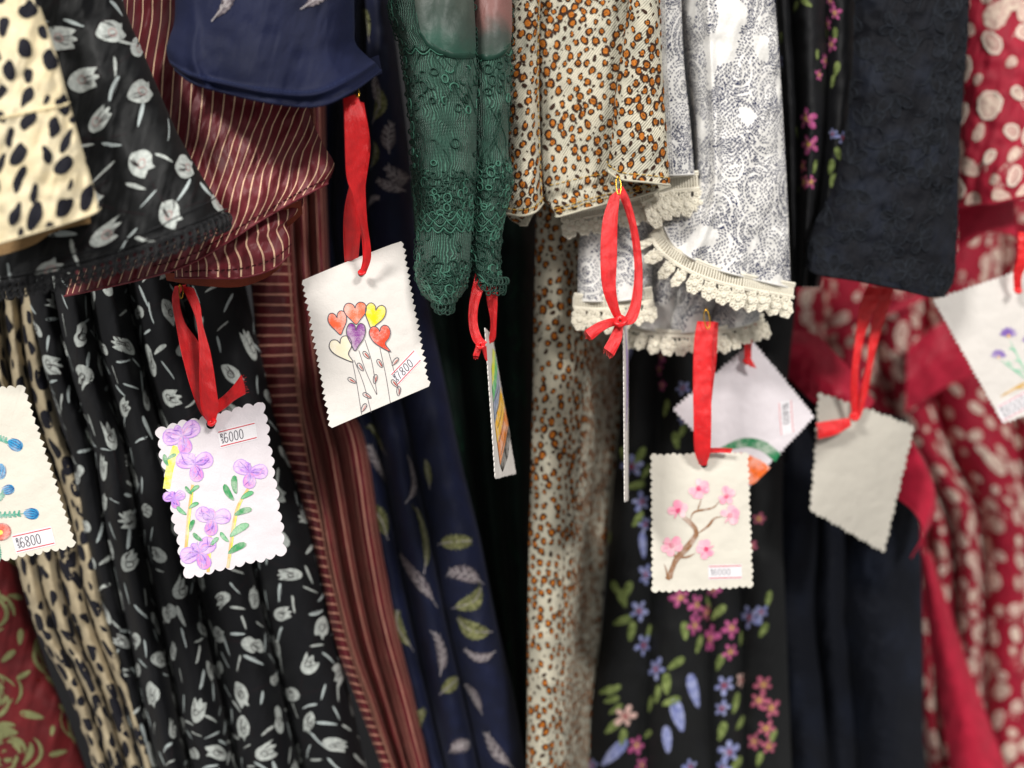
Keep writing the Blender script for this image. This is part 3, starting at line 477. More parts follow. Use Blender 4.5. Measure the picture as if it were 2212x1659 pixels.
# ---- E: green lace dress
gE = thing('green_lace_dress', 'dark green dress whose ribbed net sleeves end in scalloped loop lace', 'dress', tuple(P(960, -200, .6)), 'long dresses hanging side by side')
def ring(mb, c, x, y, rr, w, mat, asp=1., up=.0007, n=16):
    t = np.linspace(0, 2*math.pi, n, endpoint=False); stroke(mb, c, np.stack([x+rr*np.cos(t), y+rr*asp*np.sin(t)], 1), w, .0004, mat, up=up, closed=True)
def lace_sleeve(cl, par, seed, bands, left_edge):
    r = random.Random(seed); mb = MB(); px = lambda v: v/F*.5
    Ht = cl.T[-1]
    for (y0, y1, dens, big) in bands:
        t0 = cl.st(cl.xy[0, cl.nu//2, 0], y0)[1] if False else np.interp(y0, cl.xy[:, cl.nu//2, 1], cl.T); t1 = np.interp(y1, cl.xy[:, cl.nu//2, 1], cl.T)
        for x, y in poisson(cl.smax, t1-t0, dens, 3500, r):
            y += t0; s = r.uniform(.7, 1.2)
            m = r.choice([0, 0, 1])
            if r.random() < big: ring(mb, cl, x, y, .0021*s, .0008, m, r.uniform(.8, 1.3)); 
            elif r.random() < .6:
                a0 = r.uniform(0, 6.28); t = np.linspace(a0, a0+r.uniform(1.5, 4), 10); rr = .0026*s; stroke(mb, cl, np.stack([x+rr*np.cos(t), y+rr*np.sin(t)], 1), .0009, .0003, m, up=.0008)
            else:
                a0 = r.uniform(0, 6.28); t = np.linspace(0, 1, 7); q = np.stack([(t-.5)*.006, .001*np.sin(t*6)], 1); stroke(mb, cl, rot(q, a0)+(x, y), .0007, .0003, m, up=.0006)
    # scallop garlands
    for (yy, amp, dx) in [(455, .004, .009), (470, .0035, .0075), (485, .003, .007), (630, .004, .0085), (645, .004, .0075), (100, .003, .01)]:
        tt = np.interp(yy, cl.xy[:, cl.nu//2, 1], cl.T); t = np.linspace(0, cl.smax, 120)
        for k in range(2): stroke(mb, cl, np.stack([t, tt+amp*np.abs(np.sin(t/dx*math.pi))+k*.0016], 1), .0008, .0004, k, up=.0007)
    for k in range(26):   # long wandering cords
        x = r.random()*cl.smax; y = r.uniform(.1, .8)*Ht; t = np.linspace(0, 1, 26); ph = r.uniform(0, 6); q = np.stack([x+.004*np.sin(t*5+ph), y+t*.03], 1); stroke(mb, cl, q, .0005, .0003, 0, up=.0004)
    if left_edge:
        for y in np.arange(.004, Ht, .0042):
            ring(mb, cl, .0045+r.uniform(-.0015, .0035), y, .0017*r.uniform(.6, 1.4), .0008, r.choice([0, 1]), r.uniform(.8, 1.6))
            if r.random() < .7: ring(mb, cl, .010+r.uniform(-.003, .004), y, .0012*r.uniform(.6, 1.4), .0007, 0)
    mb.build('lace_cords', [M['gcord'], M['gcordl']], par, kind='stuff')
    mb = MB(); e = cl.row(1., 0); L = np.r_[0, np.cumsum(np.linalg.norm(np.diff(e, axis=0), axis=1))]; nn = int(L[-1]/.0036)
    for k in range(nn+1):
        p = np.array([np.interp(k*.0036, L, e[:, i]) for i in range(3)]); t = np.linspace(0, 2*math.pi, 14, endpoint=False)
        for rr, zo, xo in ((.0021, -.0006, 0), (.0019, .0028, .0018), (.0012, -.0038 if k % 2 else -.0028, .0008)): cord(mb, p+np.stack([xo+rr*np.cos(t), -.0008+0*t+.0005*np.sin(t+k), zo+rr*np.sin(t)*1.1], 1), .00042, 0, 6, True)
    for side in (0., 1.):
        e = cl.colm(side, 0); L = np.r_[0, np.cumsum(np.linalg.norm(np.diff(e, axis=0), axis=1))]; k = 0
        while k < L[-1]:
            if r.random() < .55:
                p = np.array([np.interp(k, L, e[:, i]) for i in range(3)]); rr = r.uniform(.0008, .0015); t = np.linspace(0, 2*math.pi, 12, endpoint=False); cord(mb, p+np.stack([rr*np.cos(t), 0*t-.0004, rr*1.2*np.sin(t)], 1), .0004, 0, 5, True)
            k += .003
    mb.build('scalloped_edge', M['gcord'], par, kind='stuff')
def dE(base, am): return lambda u, v, x, y: base-am*np.sin(np.pi*u)**.55+.003*slow(x, y, 60, 31)
cE2 = Cloth([(1012, -40), (1018, 200), (1014, 420), (1010, 540), (1028, 592)], [(1104, -40), (1103, 180), (1098, 320), (1106, 400), (1088, 470), (1078, 560), (1086, 618)], dE(.512, .014), nu=80, nv=220, B=[(1050, 618)])
oE2 = cloth_obj('sleeve', cE2, M['ribbed'], gE, .01); lace_sleeve(cE2, oE2, 5, [(130, 215, .0065, .5), (350, 450, .0030, .5), (480, 620, .0030, .5)], False)
cE = Cloth([(832, -40), (846, 40), (868, 120), (884, 250), (893, 400), (901, 500), (899, 590), (914, 632), (940, 656)], [(1022, -40), (1030, 150), (1029, 330), (1021, 440), (1017, 540), (1004, 620), (975, 656)], dE(.500, .020), nu=160, nv=240, B=[(957, 662)])
oE = cloth_obj('sleeve', cE, M['ribbed'], gE, .012); lace_sleeve(cE, oE, 6, [(150, 240, .0062, .5), (375, 470, .0028, .45), (575, 655, .0024, .55), (300, 560, .011, .3)], True)
# plain sheer insets on both sleeves (upper part)
for cl, par, pts, m in ((cE, oE, [(893, -290), (955, -290), (1018, -290), (1022, 60), (1022, 118), (980, 118), (935, 100), (912, 70)], 'sheer'), (cE2, oE2, [(1026, -290), (1060, -290), (1100, -290), (1101, 60), (1098, 100), (1070, 118), (1032, 124), (1028, 60)], 'sheerr')):
    mb = MB(); q = cl.path(pts); q = np.vstack([catmull(q[[i, (i+1) % len(q)]], 8)[:-1] for i in range(len(q))]); blob(mb, cl, q, .0014, 0, 10); mb.build('sheer_inset', M[m], par)
    mb = MB(); stroke(mb, cl, catmull(cl.path(pts[4:8] if m == 'sheer' else pts[4:7]), 40), .0048, .0006, 0, up=.0010); mb.build('inset_edging', M['gcord'], par)
cEb = Cloth(up=500, L=[(890, 430), (905, 650), (950, 900), (1000, 1160), (1060, 1400), (1110, 1700)], Rr=[(1160, 430), (1156, 800), (1150, 1200), (1148, 1700)], depth=lambda u, v, x, y: .685+.03*v+lobes(u, v, [0, .3, .65, 1], [0, .25, .6, 1], [.02, .02, .02])+.003*slow(x, y, 60, 3)); oEb = cloth_obj('skirt', cEb, M['darkgreen'], gE, .02)
mb = MB(); r = random.Random(4)
for x, y in poisson(cEb.smax, cEb.T[-1], .035, 400, r):
    for k in range(7): a = r.uniform(-1, 1); stroke(mb, cEb, rot(np.array([[0, 0], [.002, .008], [0, .016]]), a+k*.5)+(x, y), .0012, .0004, 0, taper=True)
mb.build('leaf_print', ink('faded_fern_print', '#1d4430', .3), oEb, kind='stuff')
# ---- F: leopard dress
LM = [ink('leopard_orange', '#b56c24', .25, nsc=900, col2='#8a4c14'), ink('leopard_brown', '#3a261c', .3, nsc=900)]
def rosettes(c, parent, seed, k=1.):
    r = random.Random(seed); mb = MB(); pts = poisson(c.smax, c.T[-1], .0051*k, 36000, r)
    for x, y in pts:
        s = .0056*k*r.uniform(.62, 1.15); a = r.uniform(-.6, .6); asp = r.uniform(.65, .9); sx = np.array([asp, 1.]); a0 = r.uniform(0, 6.28); n = r.choice([3, 3, 4, 5])
        if r.random() < .12:
            blob(mb, c, rot(irregular(9, .4, r)*s*.7*np.array([.55, 1.]), a*2)+(x, y), .00032, 1, 1); continue
        q = irregular(15, .26, r)*s*1.12
        ang = np.arctan2(q[:, 1], q[:, 0]); gap = np.cos(n*.5*(ang-a0)) > .93
        q[gap] *= .55; blob(mb, c, rot(q*sx, a)+(x, y), .00030, 1, 1)
        off = rot(np.array([[s*.05, 0]]), a0)[0]; blob(mb, c, rot(irregular(13, .2, r)*s*r.uniform(.58, .7)*sx+off, a)+(x, y), .00042, 0, 1)
        if r.random() < .4: stroke(mb, c, rot(np.array([[-.12, -.15], [.02, .0], [.1, .18]])*s, a0)+(x, y), .0004, .0005, 1, taper=True)
    for x, y in poisson(c.smax, c.T[-1], .0030*k, 16000, r):
        if min((x-a)**2+(y-b)**2 for a, b in pts) > (.0037*k)**2 and r.random() < .85: blob(mb, c, rot(irregular(7, .3, r)*.0019*k*r.uniform(.6, 1.3)*np.array([.6, 1]), r.uniform(-1, 1))+(x, y), .00034, 1, 1)
    mb.build('leopard_spots', LM, parent, kind='stuff')
gF = thing('leopard_print_dress', 'orange and brown leopard spotted grey dress hanging in the middle', 'dress', tuple(P(1250, -200, .6)), 'long dresses hanging side by side')
cFb = Cloth(up=500, L=[(1162, 380), (1155, 600), (1150, 900), (1142, 1200), (1138, 1700)], Rr=[(1300, 380), (1352, 700), (1340, 900), (1315, 1150), (1292, 1450), (1284, 1700)], depth=lambda u, v, x, y: .585+.03*v-.010*np.sin(np.pi*np.clip(u/.46, 0, 1))**.7*(u < .46)+np.where(u > .44, (u-.44)*.16+.012*np.sin(np.clip((u-.44)/.56, 0, 1)*math.pi*2)*-1, 0)+.002*slow(x, y, 60, 3), nu=140, nv=200); oFb = cloth_obj('skirt', cFb, M['leob'], gF, .02); rosettes(cFb, oFb, 31, 1.05)
cF = Cloth([(1160, -40), (1166, 200), (1172, 400), (1200, 468)], [(1400, -40), (1400, 200), (1410, 330), (1448, 402)], lambda u, v, x, y: .535-.008*np.sin(np.pi*u)**.6+.004*slow(x, y, 110, 41)+.0022*np.exp(-((v-.9)/.02)**2), B=[(1215, 466), (1300, 442), (1380, 424)], nu=160, nv=200)
oF = cloth_obj('sleeve', cF, M['leo'], gF, .006, hem=.0007); rosettes(cF, oF, 32); mb = MB(); stitches(mb, cF.row(.955, .0007, .05, 1), .0026, .0012, .0003); stitches(mb, cF.row(.975, .0007, .05, 1), .0026, .0012, .0003)
stitches(mb, cF.row(.86, .0007, .08, .7), .0022, .0014, .00028); mb.build('stitching', M['ythread'], oF)
cFl = Cloth([(1098, -40), (1099, 200), (1097, 360), (1094, 462)], [(1168, -40), (1164, 150), (1167, 300), (1173, 438)], lambda u, v, x, y: .528-.008*np.sin(np.pi*u)**.6+.003*slow(x, y, 60, 43), B=[(1125, 466), (1155, 458)], nu=70, nv=160)
oFl = cloth_obj('side_panel', cFl, M['leo'], gF, .006, hem=.0008); rosettes(cFl, oFl, 33); mb = MB(); stitches(mb, cFl.row(.975, .0006), .0026, .0012, .0003); stitches(mb, cFl.colm(.93, .0006), .0022, .002, .0002); mb.build('stitching', M['ythread'], oFl)
cFk = Cloth([(1094, 450), (1100, 472), (1122, 486)], [(1176, 420), (1158, 452), (1140, 486)], lambda u, v, x, y: .537+0*u, nu=40, nv=30); oFk = cloth_obj('hem_corner', cFk, M['leo'], gF, .003, hem=.0007); rosettes(cFk, oFk, 34)
cFf = Cloth([(1362, -40), (1350, 60), (1332, 180), (1322, 280), (1312, 362)], [(1424, -40), (1430, 130), (1438, 260), (1447, 400)], lambda u, v, x, y: .516-.009*np.sin(np.pi*u)**.6+.003*slow(x, y, 60, 46)+.004*v, B=[(1318, 374), (1345, 388), (1400, 394)], nu=90, nv=180)
oFf = cloth_obj('folded_cuff', cFf, M['leo'], gF, .005, hem=.0007); rosettes(cFf, oFf, 35); mb = MB(); stitches(mb, cFf.row(.965, .0007), .0026, .0012, .0003); mb.build('stitching', M['ythread'], oFf)
# ---- G: white paisley tunic with crochet edging
gG = thing('white_paisley_tunic', 'white tunic with dashed navy paisley print and ivory crochet hems', 'tunic', tuple(P(1560, -200, .6)))
def paisley(c, parent, seed, dens=1.):
    r = random.Random(seed); rg = np.random.default_rng(seed); ctr = np.array(poisson(c.smax+.06, c.T[-1]+.06, .021, 900, r))-.03; ph = rg.uniform(0, 6.28, len(ctr)); mb = MB(); step = .00128*dens
    verts = []; U = np.array([[-1, 0], [-.75, .8], [.75, .8], [1, 0], [.75, -.8], [-.75, -.8]])
    X = []; 
    for k, (cx, cy) in enumerate(ctr):
        for j in range(1, 19):
            rr = j*step; ln = .0020*dens; n = int(2*math.pi*rr/ln)
            if n < 3: continue
            t = (np.arange(n)+.5*(j % 2)+rg.uniform(-.12, .12, n))*2*math.pi/n; f = 1+.16*np.cos(t-ph[k])*min(1, j/6)
            x = cx+rr*f*np.cos(t); y = cy+rr*f*np.sin(t)*1.15; tx = -np.sin(t); ty = np.cos(t)*1.15; X.append(np.stack([x, y, np.arctan2(ty, tx), np.full(n, k), np.full(n, j)], 1))
    X = np.vstack(X); dd = np.stack([np.hypot(X[:, 0]-a, (X[:, 1]-b)/1.15)*(1-.13*np.cos(np.arctan2(X[:, 1]-b, X[:, 0]-a)-p)) for (a, b), p in zip(ctr, ph)], 1); own = X[:, 3].astype(int)
    k1 = dd.argmin(1) == own; m = vn(X[:, 0]/.013, X[:, 1]/.020, seed); keep = k1 & (m > -.27) & (rg.random(len(X)) > .04) & (X[:, 0] > 0) & (X[:, 0] < c.smax) & (X[:, 1] > 0) & (X[:, 1] < c.T[-1]) & ~((X[:, 4] % 4 == 3) & (m > .02)); X = X[keep]
    L = (.00078*rg.uniform(.65, 1.25, len(X)))[:, None]*dens; Wd = (.00041*rg.uniform(.8, 1.2, len(X)))[:, None]*dens; a = (X[:, 2]+rg.normal(0, .3, len(X)))[:, None]
    px = U[:, 0][None]*L; py = U[:, 1][None]*Wd; X[:, :2] += rg.normal(0, .00018, (len(X), 2)); qx = X[:, :1]+px*np.cos(a)-py*np.sin(a); qy = X[:, 1:2]+px*np.sin(a)+py*np.cos(a); n = len(X); v = c.map(qx.ravel(), qy.ravel(), .0003); i = np.arange(n)*6
    mb.add(v, np.concatenate([np.stack([i, i+1, i+2], 1), np.stack([i, i+2, i+3], 1), np.stack([i, i+3, i+4], 1), np.stack([i, i+4, i+5], 1)]), 0); mb.build('paisley_print', M['inkn'], parent, kind='stuff')
def crochet(parent, curve, d, hpx, band=.38, sc=.0085):
    """band of upright stitches with a row of hanging picot flowers"""
    n = 200; cv = catmull(curve, n); dd = np.asarray(d) if np.ndim(d) else np.full(2, d); dv = np.interp(np.linspace(0, 1, n), np.linspace(0, 1, len(dd)), dd)
    p = P(cv[:, 0], cv[:, 1], dv); L = np.r_[0, np.cumsum(np.linalg.norm(np.diff(p, axis=0), axis=1))]; at = lambda s: np.array([np.interp(s, L, p[:, i]) for i in range(3)]); hh = hpx/F*dv.mean(); hb = hh*band; mb = MB()
    g = np.gradient(p, axis=0); g /= np.linalg.norm(g, axis=1, keepdims=True); dn = np.stack([g[:, 2]*.6, 0*g[:, 0], -np.abs(g[:, 0])], 1); dn /= np.linalg.norm(dn, axis=1, keepdims=True)
    dat = lambda s: np.array([np.interp(s, L, dn[:, i]) for i in range(3)])
    mb.add(np.vstack([p+[0, .0012, 0], p+dn*hb+[0, .0012, 0]]), np.stack([np.arange(n-1), np.arange(n-1)+n, np.arange(n-1)+n+1, np.arange(n-1)+1], 1), 0)
    for f, rr in ((0, .0011), (.16, .0007), (1, .0009), (1.12, .0006)): cord(mb, p+dn*hb*f-[0, .0004, 0], rr)
    s = 0
    while s < L[-1]:
        a, b = at(s), dat(s); cord(mb, np.array([a+b*hb*.12, a+b*hb*.5-[0, .0006, 0], a+b*hb]), .00068, 0, 5); s += .0017
    s = sc/2; k = 0; t = np.linspace(0, 2*math.pi, 16, endpoint=False); q = R
    while s < L[-1]:
        a, b = at(s), dat(s); ce = a+b*(hb+(hh-hb)*(.52+q.uniform(-.06, .1)))+[q.uniform(-.0005, .0005), -.0008+q.uniform(-.0006, .0006), 0]; tx = np.array([math.cos(q.uniform(-.5, .5)), 0, math.sin(q.uniform(-.3, .3))]); R0 = (hh-hb)*.40*q.uniform(.85, 1.15)
        for rr, w in ((1.05, .0006), (.8, .0005), (.55, .0007)): cord(mb, ce+np.outer(np.cos(t)*R0*rr*min(1, sc*.5/R0), tx)+np.outer(np.sin(t)*R0*rr, b), w, 0, 5, True)
        for j in range(7):
            an = j*2*math.pi/7+k; c2 = ce+tx*math.cos(an)*sc*.46+b*math.sin(an)*R0*.98+np.array([0, -.0005, 0]); rr = .0011; cord(mb, c2+np.outer(np.cos(t[::2])*rr, tx)+np.outer(np.sin(t[::2])*rr, b), .00062, 0, 5, True)
        for j in range(6): an = j*math.pi/3+.3; cord(mb, np.array([ce, ce+tx*math.cos(an)*sc*.4+b*math.sin(an)*R0*.9]), [.0009, .0006], 0, 5)
        cord(mb, ce+np.outer(np.cos(t[::2])*.0010, tx)+np.outer(np.sin(t[::2])*.0010, b)-[0, .0008, 0], .0009, 0, 6, True)
        for o_ in (-.4, 0, .4): c0 = a+dat(s)*hb+tx*o_*sc; cord(mb, np.array([c0, ce+tx*o_*sc*.8]), .0006, 0, 5)
        s += sc; k += 1
    return mb.build('crochet_trim', M['lace'], parent)
cG2 = Cloth([(1466, -40), (1482, 120), (1498, 260), (1500, 380), (1470, 440), (1432, 486)], [(1670, -40), (1684, 130), (1694, 300), (1702, 450), (1708, 622)], lambda u, v, x, y: .556-.018*np.sin(np.pi*u)**.6+.005*slow(x, y, 100, 51)-.005*np.exp(-((u-.30)/.05)**2), B=[(1462, 535), (1530, 575), (1615, 600)], nu=200, nv=200)
oG2 = cloth_obj('sleeve', cG2, M['white'], gG, .01, hem=.0006); paisley(cG2, oG2, 3)
crochet(oG2, [(1424, 488), (1455, 530), (1520, 568), (1600, 592), (1716, 614)], [.556, .54, .541, .556], 74)
cG1 = Cloth([(1398, -40), (1402, 200), (1404, 380)], [(1470, -40), (1476, 120), (1490, 260), (1500, 376)], lambda u, v, x, y: .544-.010*np.sin(np.pi*u)**.6+.003*slow(x, y, 60, 53), nu=90, nv=150)
oG1 = cloth_obj('sleeve_panel', cG1, M['white'], gG, .008, hem=.0006); paisley(cG1, oG1, 4)
mb = MB()
for k in range(5): stroke(mb, cG1, np.stack([cG1.S[:, 30+k*4], cG1.T], 1), .0006, .0002, 0, up=.0004)
mb.build('pintucks', M['white'], oG1)
crochet(oG1, [(1378, 405), (1440, 380), (1508, 372)], .546, 96, .36)
cG3 = Cloth([(1268, 440), (1250, 540), (1248, 650)], [(1414, 430), (1410, 540), (1408, 640)], lambda u, v, x, y: .566+lobes(u, v, [0, .45, 1], [0, .4, 1], [.008, .010])+.003*slow(x, y, 60, 55), B=[(1330, 650)], nu=110, nv=110)
oG3 = cloth_obj('under_sleeve', cG3, M['white'], gG, .008, hem=.0006); paisley(cG3, oG3, 5)
crochet(oG3, [(1240, 636), (1300, 640), (1360, 630), (1408, 622)], .562, 80, .35)
crochet(oG3, [(1212, 462), (1300, 446), (1370, 430), (1430, 425)], .553, 56, .3)
cG4 = Cloth([(1400, 440), (1402, 560), (1362, 704)], [(1640, 560), (1650, 620), (1640, 690)], lambda u, v, x, y: .582+lobes(u, v, [0, .28, .62, 1], [0, .3, .6, 1], [.008, .014, .012])+.003*slow(x, y, 60, 57), B=[(1450, 718), (1540, 712), (1600, 704)], nu=160, nv=120)
oG4 = cloth_obj('hem_panel', cG4, M['white'], gG, .01, hem=.0006); paisley(cG4, oG4, 6)
crochet(oG4, [(1352, 700), (1440, 715), (1540, 712), (1648, 680)], [.585, .57, .57, .585], 50, .22)
# ---- H: black dress with small pink and lilac flowers
gH = thing('blossom_print_dress', 'black dress scattered with pink and lilac blossoms and lime leaves', 'dress', tuple(P(1750, -200, .65)), 'long dresses hanging side by side')
HM = [IC['pinkf'], IC['blue'], IC['green'], IC['pinks'], IC['yel'], IC['red'], IC['pale']]
def pxs(d): return d/F
cHu = Cloth([(1672, -40), (1690, 200), (1700, 400), (1712, 620)], [(1860, -40), (1858, 150), (1840, 320), (1815, 430), (1770, 620)], lambda u, v, x, y: .625+lobes(u, v, [0, .18, .6, 1], [0, .2, .6, 1], [.010, .018, .014])+.003*slow(x, y, 80, 61), nu=140, nv=150)
oHu = cloth_obj('bodice', cHu, M['black'], gH, .015); mb = MB(); r = random.Random(5)
for x, y, s, k in [(1790, 50, 26, 0), (1797, 95, 30, 0), (1780, 130, 30, 0), (1805, 30, 26, 0), (1795, 0, 24, 0), (1768, 160, 22, 0), (1742, 258, 42, 0), (1748, 312, 40, 0), (1735, 360, 24, 3), (1752, 392, 26, 0), (1738, 395, 26, 3), (1686, 130, 30, 1), (1820, 300, 26, 1), (1800, 290, 20, 1)]:
    q = cHu.st(x, y); flower(mb, cHu, q[0], q[1], s/F*.62, r.uniform(0, 6), k, r, 5, 4 if k != 1 else 5)
for x, y, s, a in [(1805, 75, 30, .2), (1785, 75, 26, -.2), (1808, 150, 34, .3), (1800, 175, 30, .4), (1720, 12, 34, .9), (1740, 5, 30, -.9), (1688, 80, 26, .2), (1722, 290, 40, -.7), (1760, 360, 32, .3), (1795, 360, 36, .1), (1810, 330, 30, -.3), (1800, 390, 34, .2), (1725, 410, 28, .7), (1825, 370, 26, .9), (1765, 120, 24, .1)]:
    q = cHu.st(x, y); leafat(mb, cHu, q[0], q[1], s/F*.62, a)
mb.build('blossom_print', HM, oHu, kind='stuff')
cHb = Cloth(up=500, L=[(1350, 650), (1342, 850), (1322, 1080), (1300, 1350), (1272, 1560), (1262, 1700)], Rr=[(1720, 650), (1700, 850), (1690, 1100), (1700, 1400), (1712, 1700)], depth=lambda u, v, x, y: .665+.04*v+lobes(u, v, [0, .2, .5, .72, 1], [0, .3, .62, .78, 1], [.012, .020, .012, .014])+.003*slow(x, y, 80, 66), nu=220, nv=190)
oHb = cloth_obj('skirt', cHb, M['blackgrey'], gH, .03); mb = MB(); r = random.Random(6)
FL = [(1430, 770, 34, 0), (1425, 800, 34, 0), (1432, 830, 26, 0), (1330, 720, 30, 1), (1365, 1010, 52, 1), (1385, 1085, 44, 1), (1392, 1130, 34, 1), (1393, 1240, 44, 1), (1380, 1320, 50, 1), (1390, 1395, 50, 1), (1418, 1445, 52, 1), (1470, 1290, 46, 0), (1505, 1305, 50, 0), (1540, 1270, 40, 0), (1500, 1350, 46, 0), (1535, 1380, 56, 0), (1580, 1355, 44, 0), (1577, 1410, 40, 0), (1525, 1320, 36, 3), (1620, 1330, 56, 1), (1645, 1320, 30, 1), (1565, 1480, 46, 1), (1600, 1470, 32, 6), (1650, 1480, 40, 3), (1665, 1530, 44, 3), (1640, 1510, 40, 3), (1655, 1570, 40, 3), (1630, 1600, 36, 3), (1660, 1610, 34, 3), (1350, 1545, 52, 6), (1375, 1610, 44, 0), (1385, 1650, 36, 0), (1575, 1625, 52, 1), (1560, 1660, 40, 1), (1490, 1655, 40, 1), (1560, 1530, 36, 1), (1475, 840, 30, 1), (1480, 905, 28, 1), (1620, 1180, 30, 3), (1640, 1120, 26, 3), (1280, 1655, 34, 1)]
for x, y, s, k in FL: q = cHb.st(x, y); flower(mb, cHb, q[0], q[1], s/F*.68*.86, r.uniform(0, 6), k, r, 5, 5 if k in (1, 6) else 4)
for x, y, s, a in [(1350, 985, 46, -.6), (1382, 985, 46, .5), (1395, 1020, 40, .7), (1375, 1048, 44, 1.4), (1378, 1120, 40, .6), (1330, 1270, 40, -.6), (1345, 1290, 46, -.4), (1355, 1275, 44, .3), (1345, 1340, 46, 1.2), (1365, 1360, 44, .1), (1400, 1370, 44, .3), (1480, 1360, 44, -.2), (1510, 1390, 44, .3), (1550, 1320, 46, .8), (1530, 1300, 36, -.7), (1600, 1380, 36, .1), (1555, 1430, 40, .2), (1420, 1500, 44, .1), (1440, 1475, 50, -.2), (1448, 1515, 44, 1.2), (1405, 1520, 40, .2), (1460, 1432, 44, .9), (1310, 1490, 36, 1.2), (1320, 1510, 36, 1.3), (1330, 1530, 36, .9), (1325, 1570, 46, .8), (1345, 1590, 40, .1), (1325, 1490, 36, .9), (1590, 1520, 50, .3), (1600, 1560, 46, .8), (1560, 1580, 46, .2), (1590, 1650, 50, .8), (1640, 1640, 36, .1), (1670, 1590, 36, .3), (1440, 880, 40, .2), (1460, 950, 40, -.3), (1475, 930, 36, .3), (1500, 900, 34, .5), (1315, 1165, 40, .2), (1400, 1585, 34, 1.2), (1650, 1360, 36, .4), (1660, 1290, 36, .2)]:
    q = cHb.st(x, y); leafat(mb, cHb, q[0], q[1], s/F*.66, a, 2)
for x, y, s, a in [(1465, 1545, 90, -.35), (1498, 1490, 95, -.45), (1327, 1625, 90, .7), (1440, 1600, 70, -.2), (1388, 1180, 70, -.2), (1360, 760, 50, .2)]:
    q = cHb.st(x, y); leafat(mb, cHb, q[0], q[1], s/F*.60, a, 1, .34)
mb.build('blossom_print', HM, oHb, kind='stuff')
# ---- I: black crushed velvet dress
gI = thing('black_velvet_dress', 'plain black crushed velvet dress with a broad straight sleeve', 'dress', tuple(P(1960, -200, .65)), 'long dresses hanging side by side')
cI = Cloth([(1848, -40), (1842, 120), (1826, 290), (1796, 410), (1752, 500), (1738, 570)], [(2096, -40), (2086, 130), (2072, 320), (2068, 480), (2060, 600), (2040, 640)], lambda u, v, x, y: .598-.022*np.sin(np.pi*u)**.55+.007*slow(x, y, 90, 71)+.0010*slow(x, y, 24, 72), B=[(1765, 592), (1850, 606), (1950, 626), (2005, 640)], nu=180, nv=200)
oI = cloth_obj('sleeve', cI, M['velvet'], gI, .012, hem=.0006)
mb = MB(); r = random.Random(19)
for x, y in poisson(cI.smax, cI.T[-1], .0185, 900, r):
    a = r.uniform(0, 6.28)
    if r.random() < .5:
        for k in range(5): b = a+k*1.257; q = leafpoly(.6, 12)*.010; q[:, 1] -= .0055; q = rot(q, b)+(x, y); blob(mb, cI, q, .0003, 0, 2); stroke(mb, cI, q, .0009, .0004, 1, up=.0004, closed=True)
    else:
        for k in range(3): q = leafpoly(.42, 12)*.015; q[:, 1] -= .007; q = rot(q, a+k*.9)+(x, y); blob(mb, cI, q, .0003, 0, 2); stroke(mb, cI, q, .0009, .0004, 1, up=.0004, closed=True)
    stroke(mb, cI, catmull(rot(np.array([[0, 0], [.004, .008], [0, .016]]), a)+(x, y), 8), .0009, .0004, 1, up=.0004)
mb.build('embossed_flowers', [ink('raised_black_pile', '#14171e', .5, col2='#090b10', nsc=300), ink('raised_black_outline', '#21252c', .5, nsc=250)], oI, kind='stuff')
mb = MB(); stitches(mb, cI.row(.975, .0006), .0018, .0012, .0002); mb.build('stitching', M['bthread'], oI)
cIb = Cloth([(1664, 790), (1672, 950), (1662, 1150), (1648, 1320), (1668, 1500), (1690, 1700)], [(1962, 905), (1972, 980), (1984, 1080), (1992, 1300), (1996, 1700)], lambda u, v, x, y: .725+.03*v+lobes(u, v, [0, .3, .5, 1], [0, .35, .55, 1], [.024, .014, .026])+.004*slow(x, y, 60, 75), nu=160, nv=160, T=[(1740, 812), (1830, 868)]); cloth_obj('skirt', cIb, M['velvetb'], gI, .02)
# ---- J: red dress with cream ovals
gJ = thing('red_oval_print_dress', 'crimson dress covered with cream oval dots and plain crimson sash at the right edge', 'dress', tuple(P(2150, -200, .75)), 'long dresses hanging side by side')
def ovals(c, parent, seed, spacing, size, twigs=True):
    r = random.Random(seed); mb = MB()
    for x, y in poisson(c.smax, c.T[-1], spacing, 6000, r):
        s = size*r.choice([.55, .8, 1, 1.15])*r.uniform(.85, 1.15); asp = r.uniform(.55, .92); a = r.uniform(-.9, .9); w1, w2 = r.uniform(0, 6), r.uniform(0, 6); n = 22; t = np.linspace(0, 2*math.pi, n, endpoint=False); q = rot(np.stack([np.cos(t)*asp, np.sin(t)], 1)*.5*s*(1+.05*np.cos(t*8)+.09*np.sin(2*t+w1)+.06*np.sin(3*t+w2))[:, None], a)+(x, y); k = r.random(); h = .0004+.00015*r.random()
        blob(mb, c, q, h, 0 if k < .7 else 2, 3); k > .45 and stroke(mb, c, q, .0014, h+.0002, 1, up=.0003, closed=True)
        if k > .86: blob(mb, c, rot(np.stack([np.cos(t)*asp, np.sin(t)], 1)*.18*s, a)+(x, y), h+.0003, 0, 1)
        if k < .6:
            for j in range(9):
                b = j*.698+w1; e = np.array([math.cos(b)*asp, math.sin(b)]); stroke(mb, c, rot(np.array([e*.2, e*.42])*s, a)+(x, y), .0007, h+.0003, 2, taper=False)
        if twigs and r.random() < .3:
            for b in (-.35, 0, .35): stroke(mb, c, catmull(rot(np.array([[0, .55*s], [0, .9*s], [0, 1.3*s]]), a+b)+(x, y), 6), .0006, .0003, 1, taper=True)
    mb.build('oval_print', [IC['ov'], IC['ovr'], IC['ovd']], parent, kind='stuff')
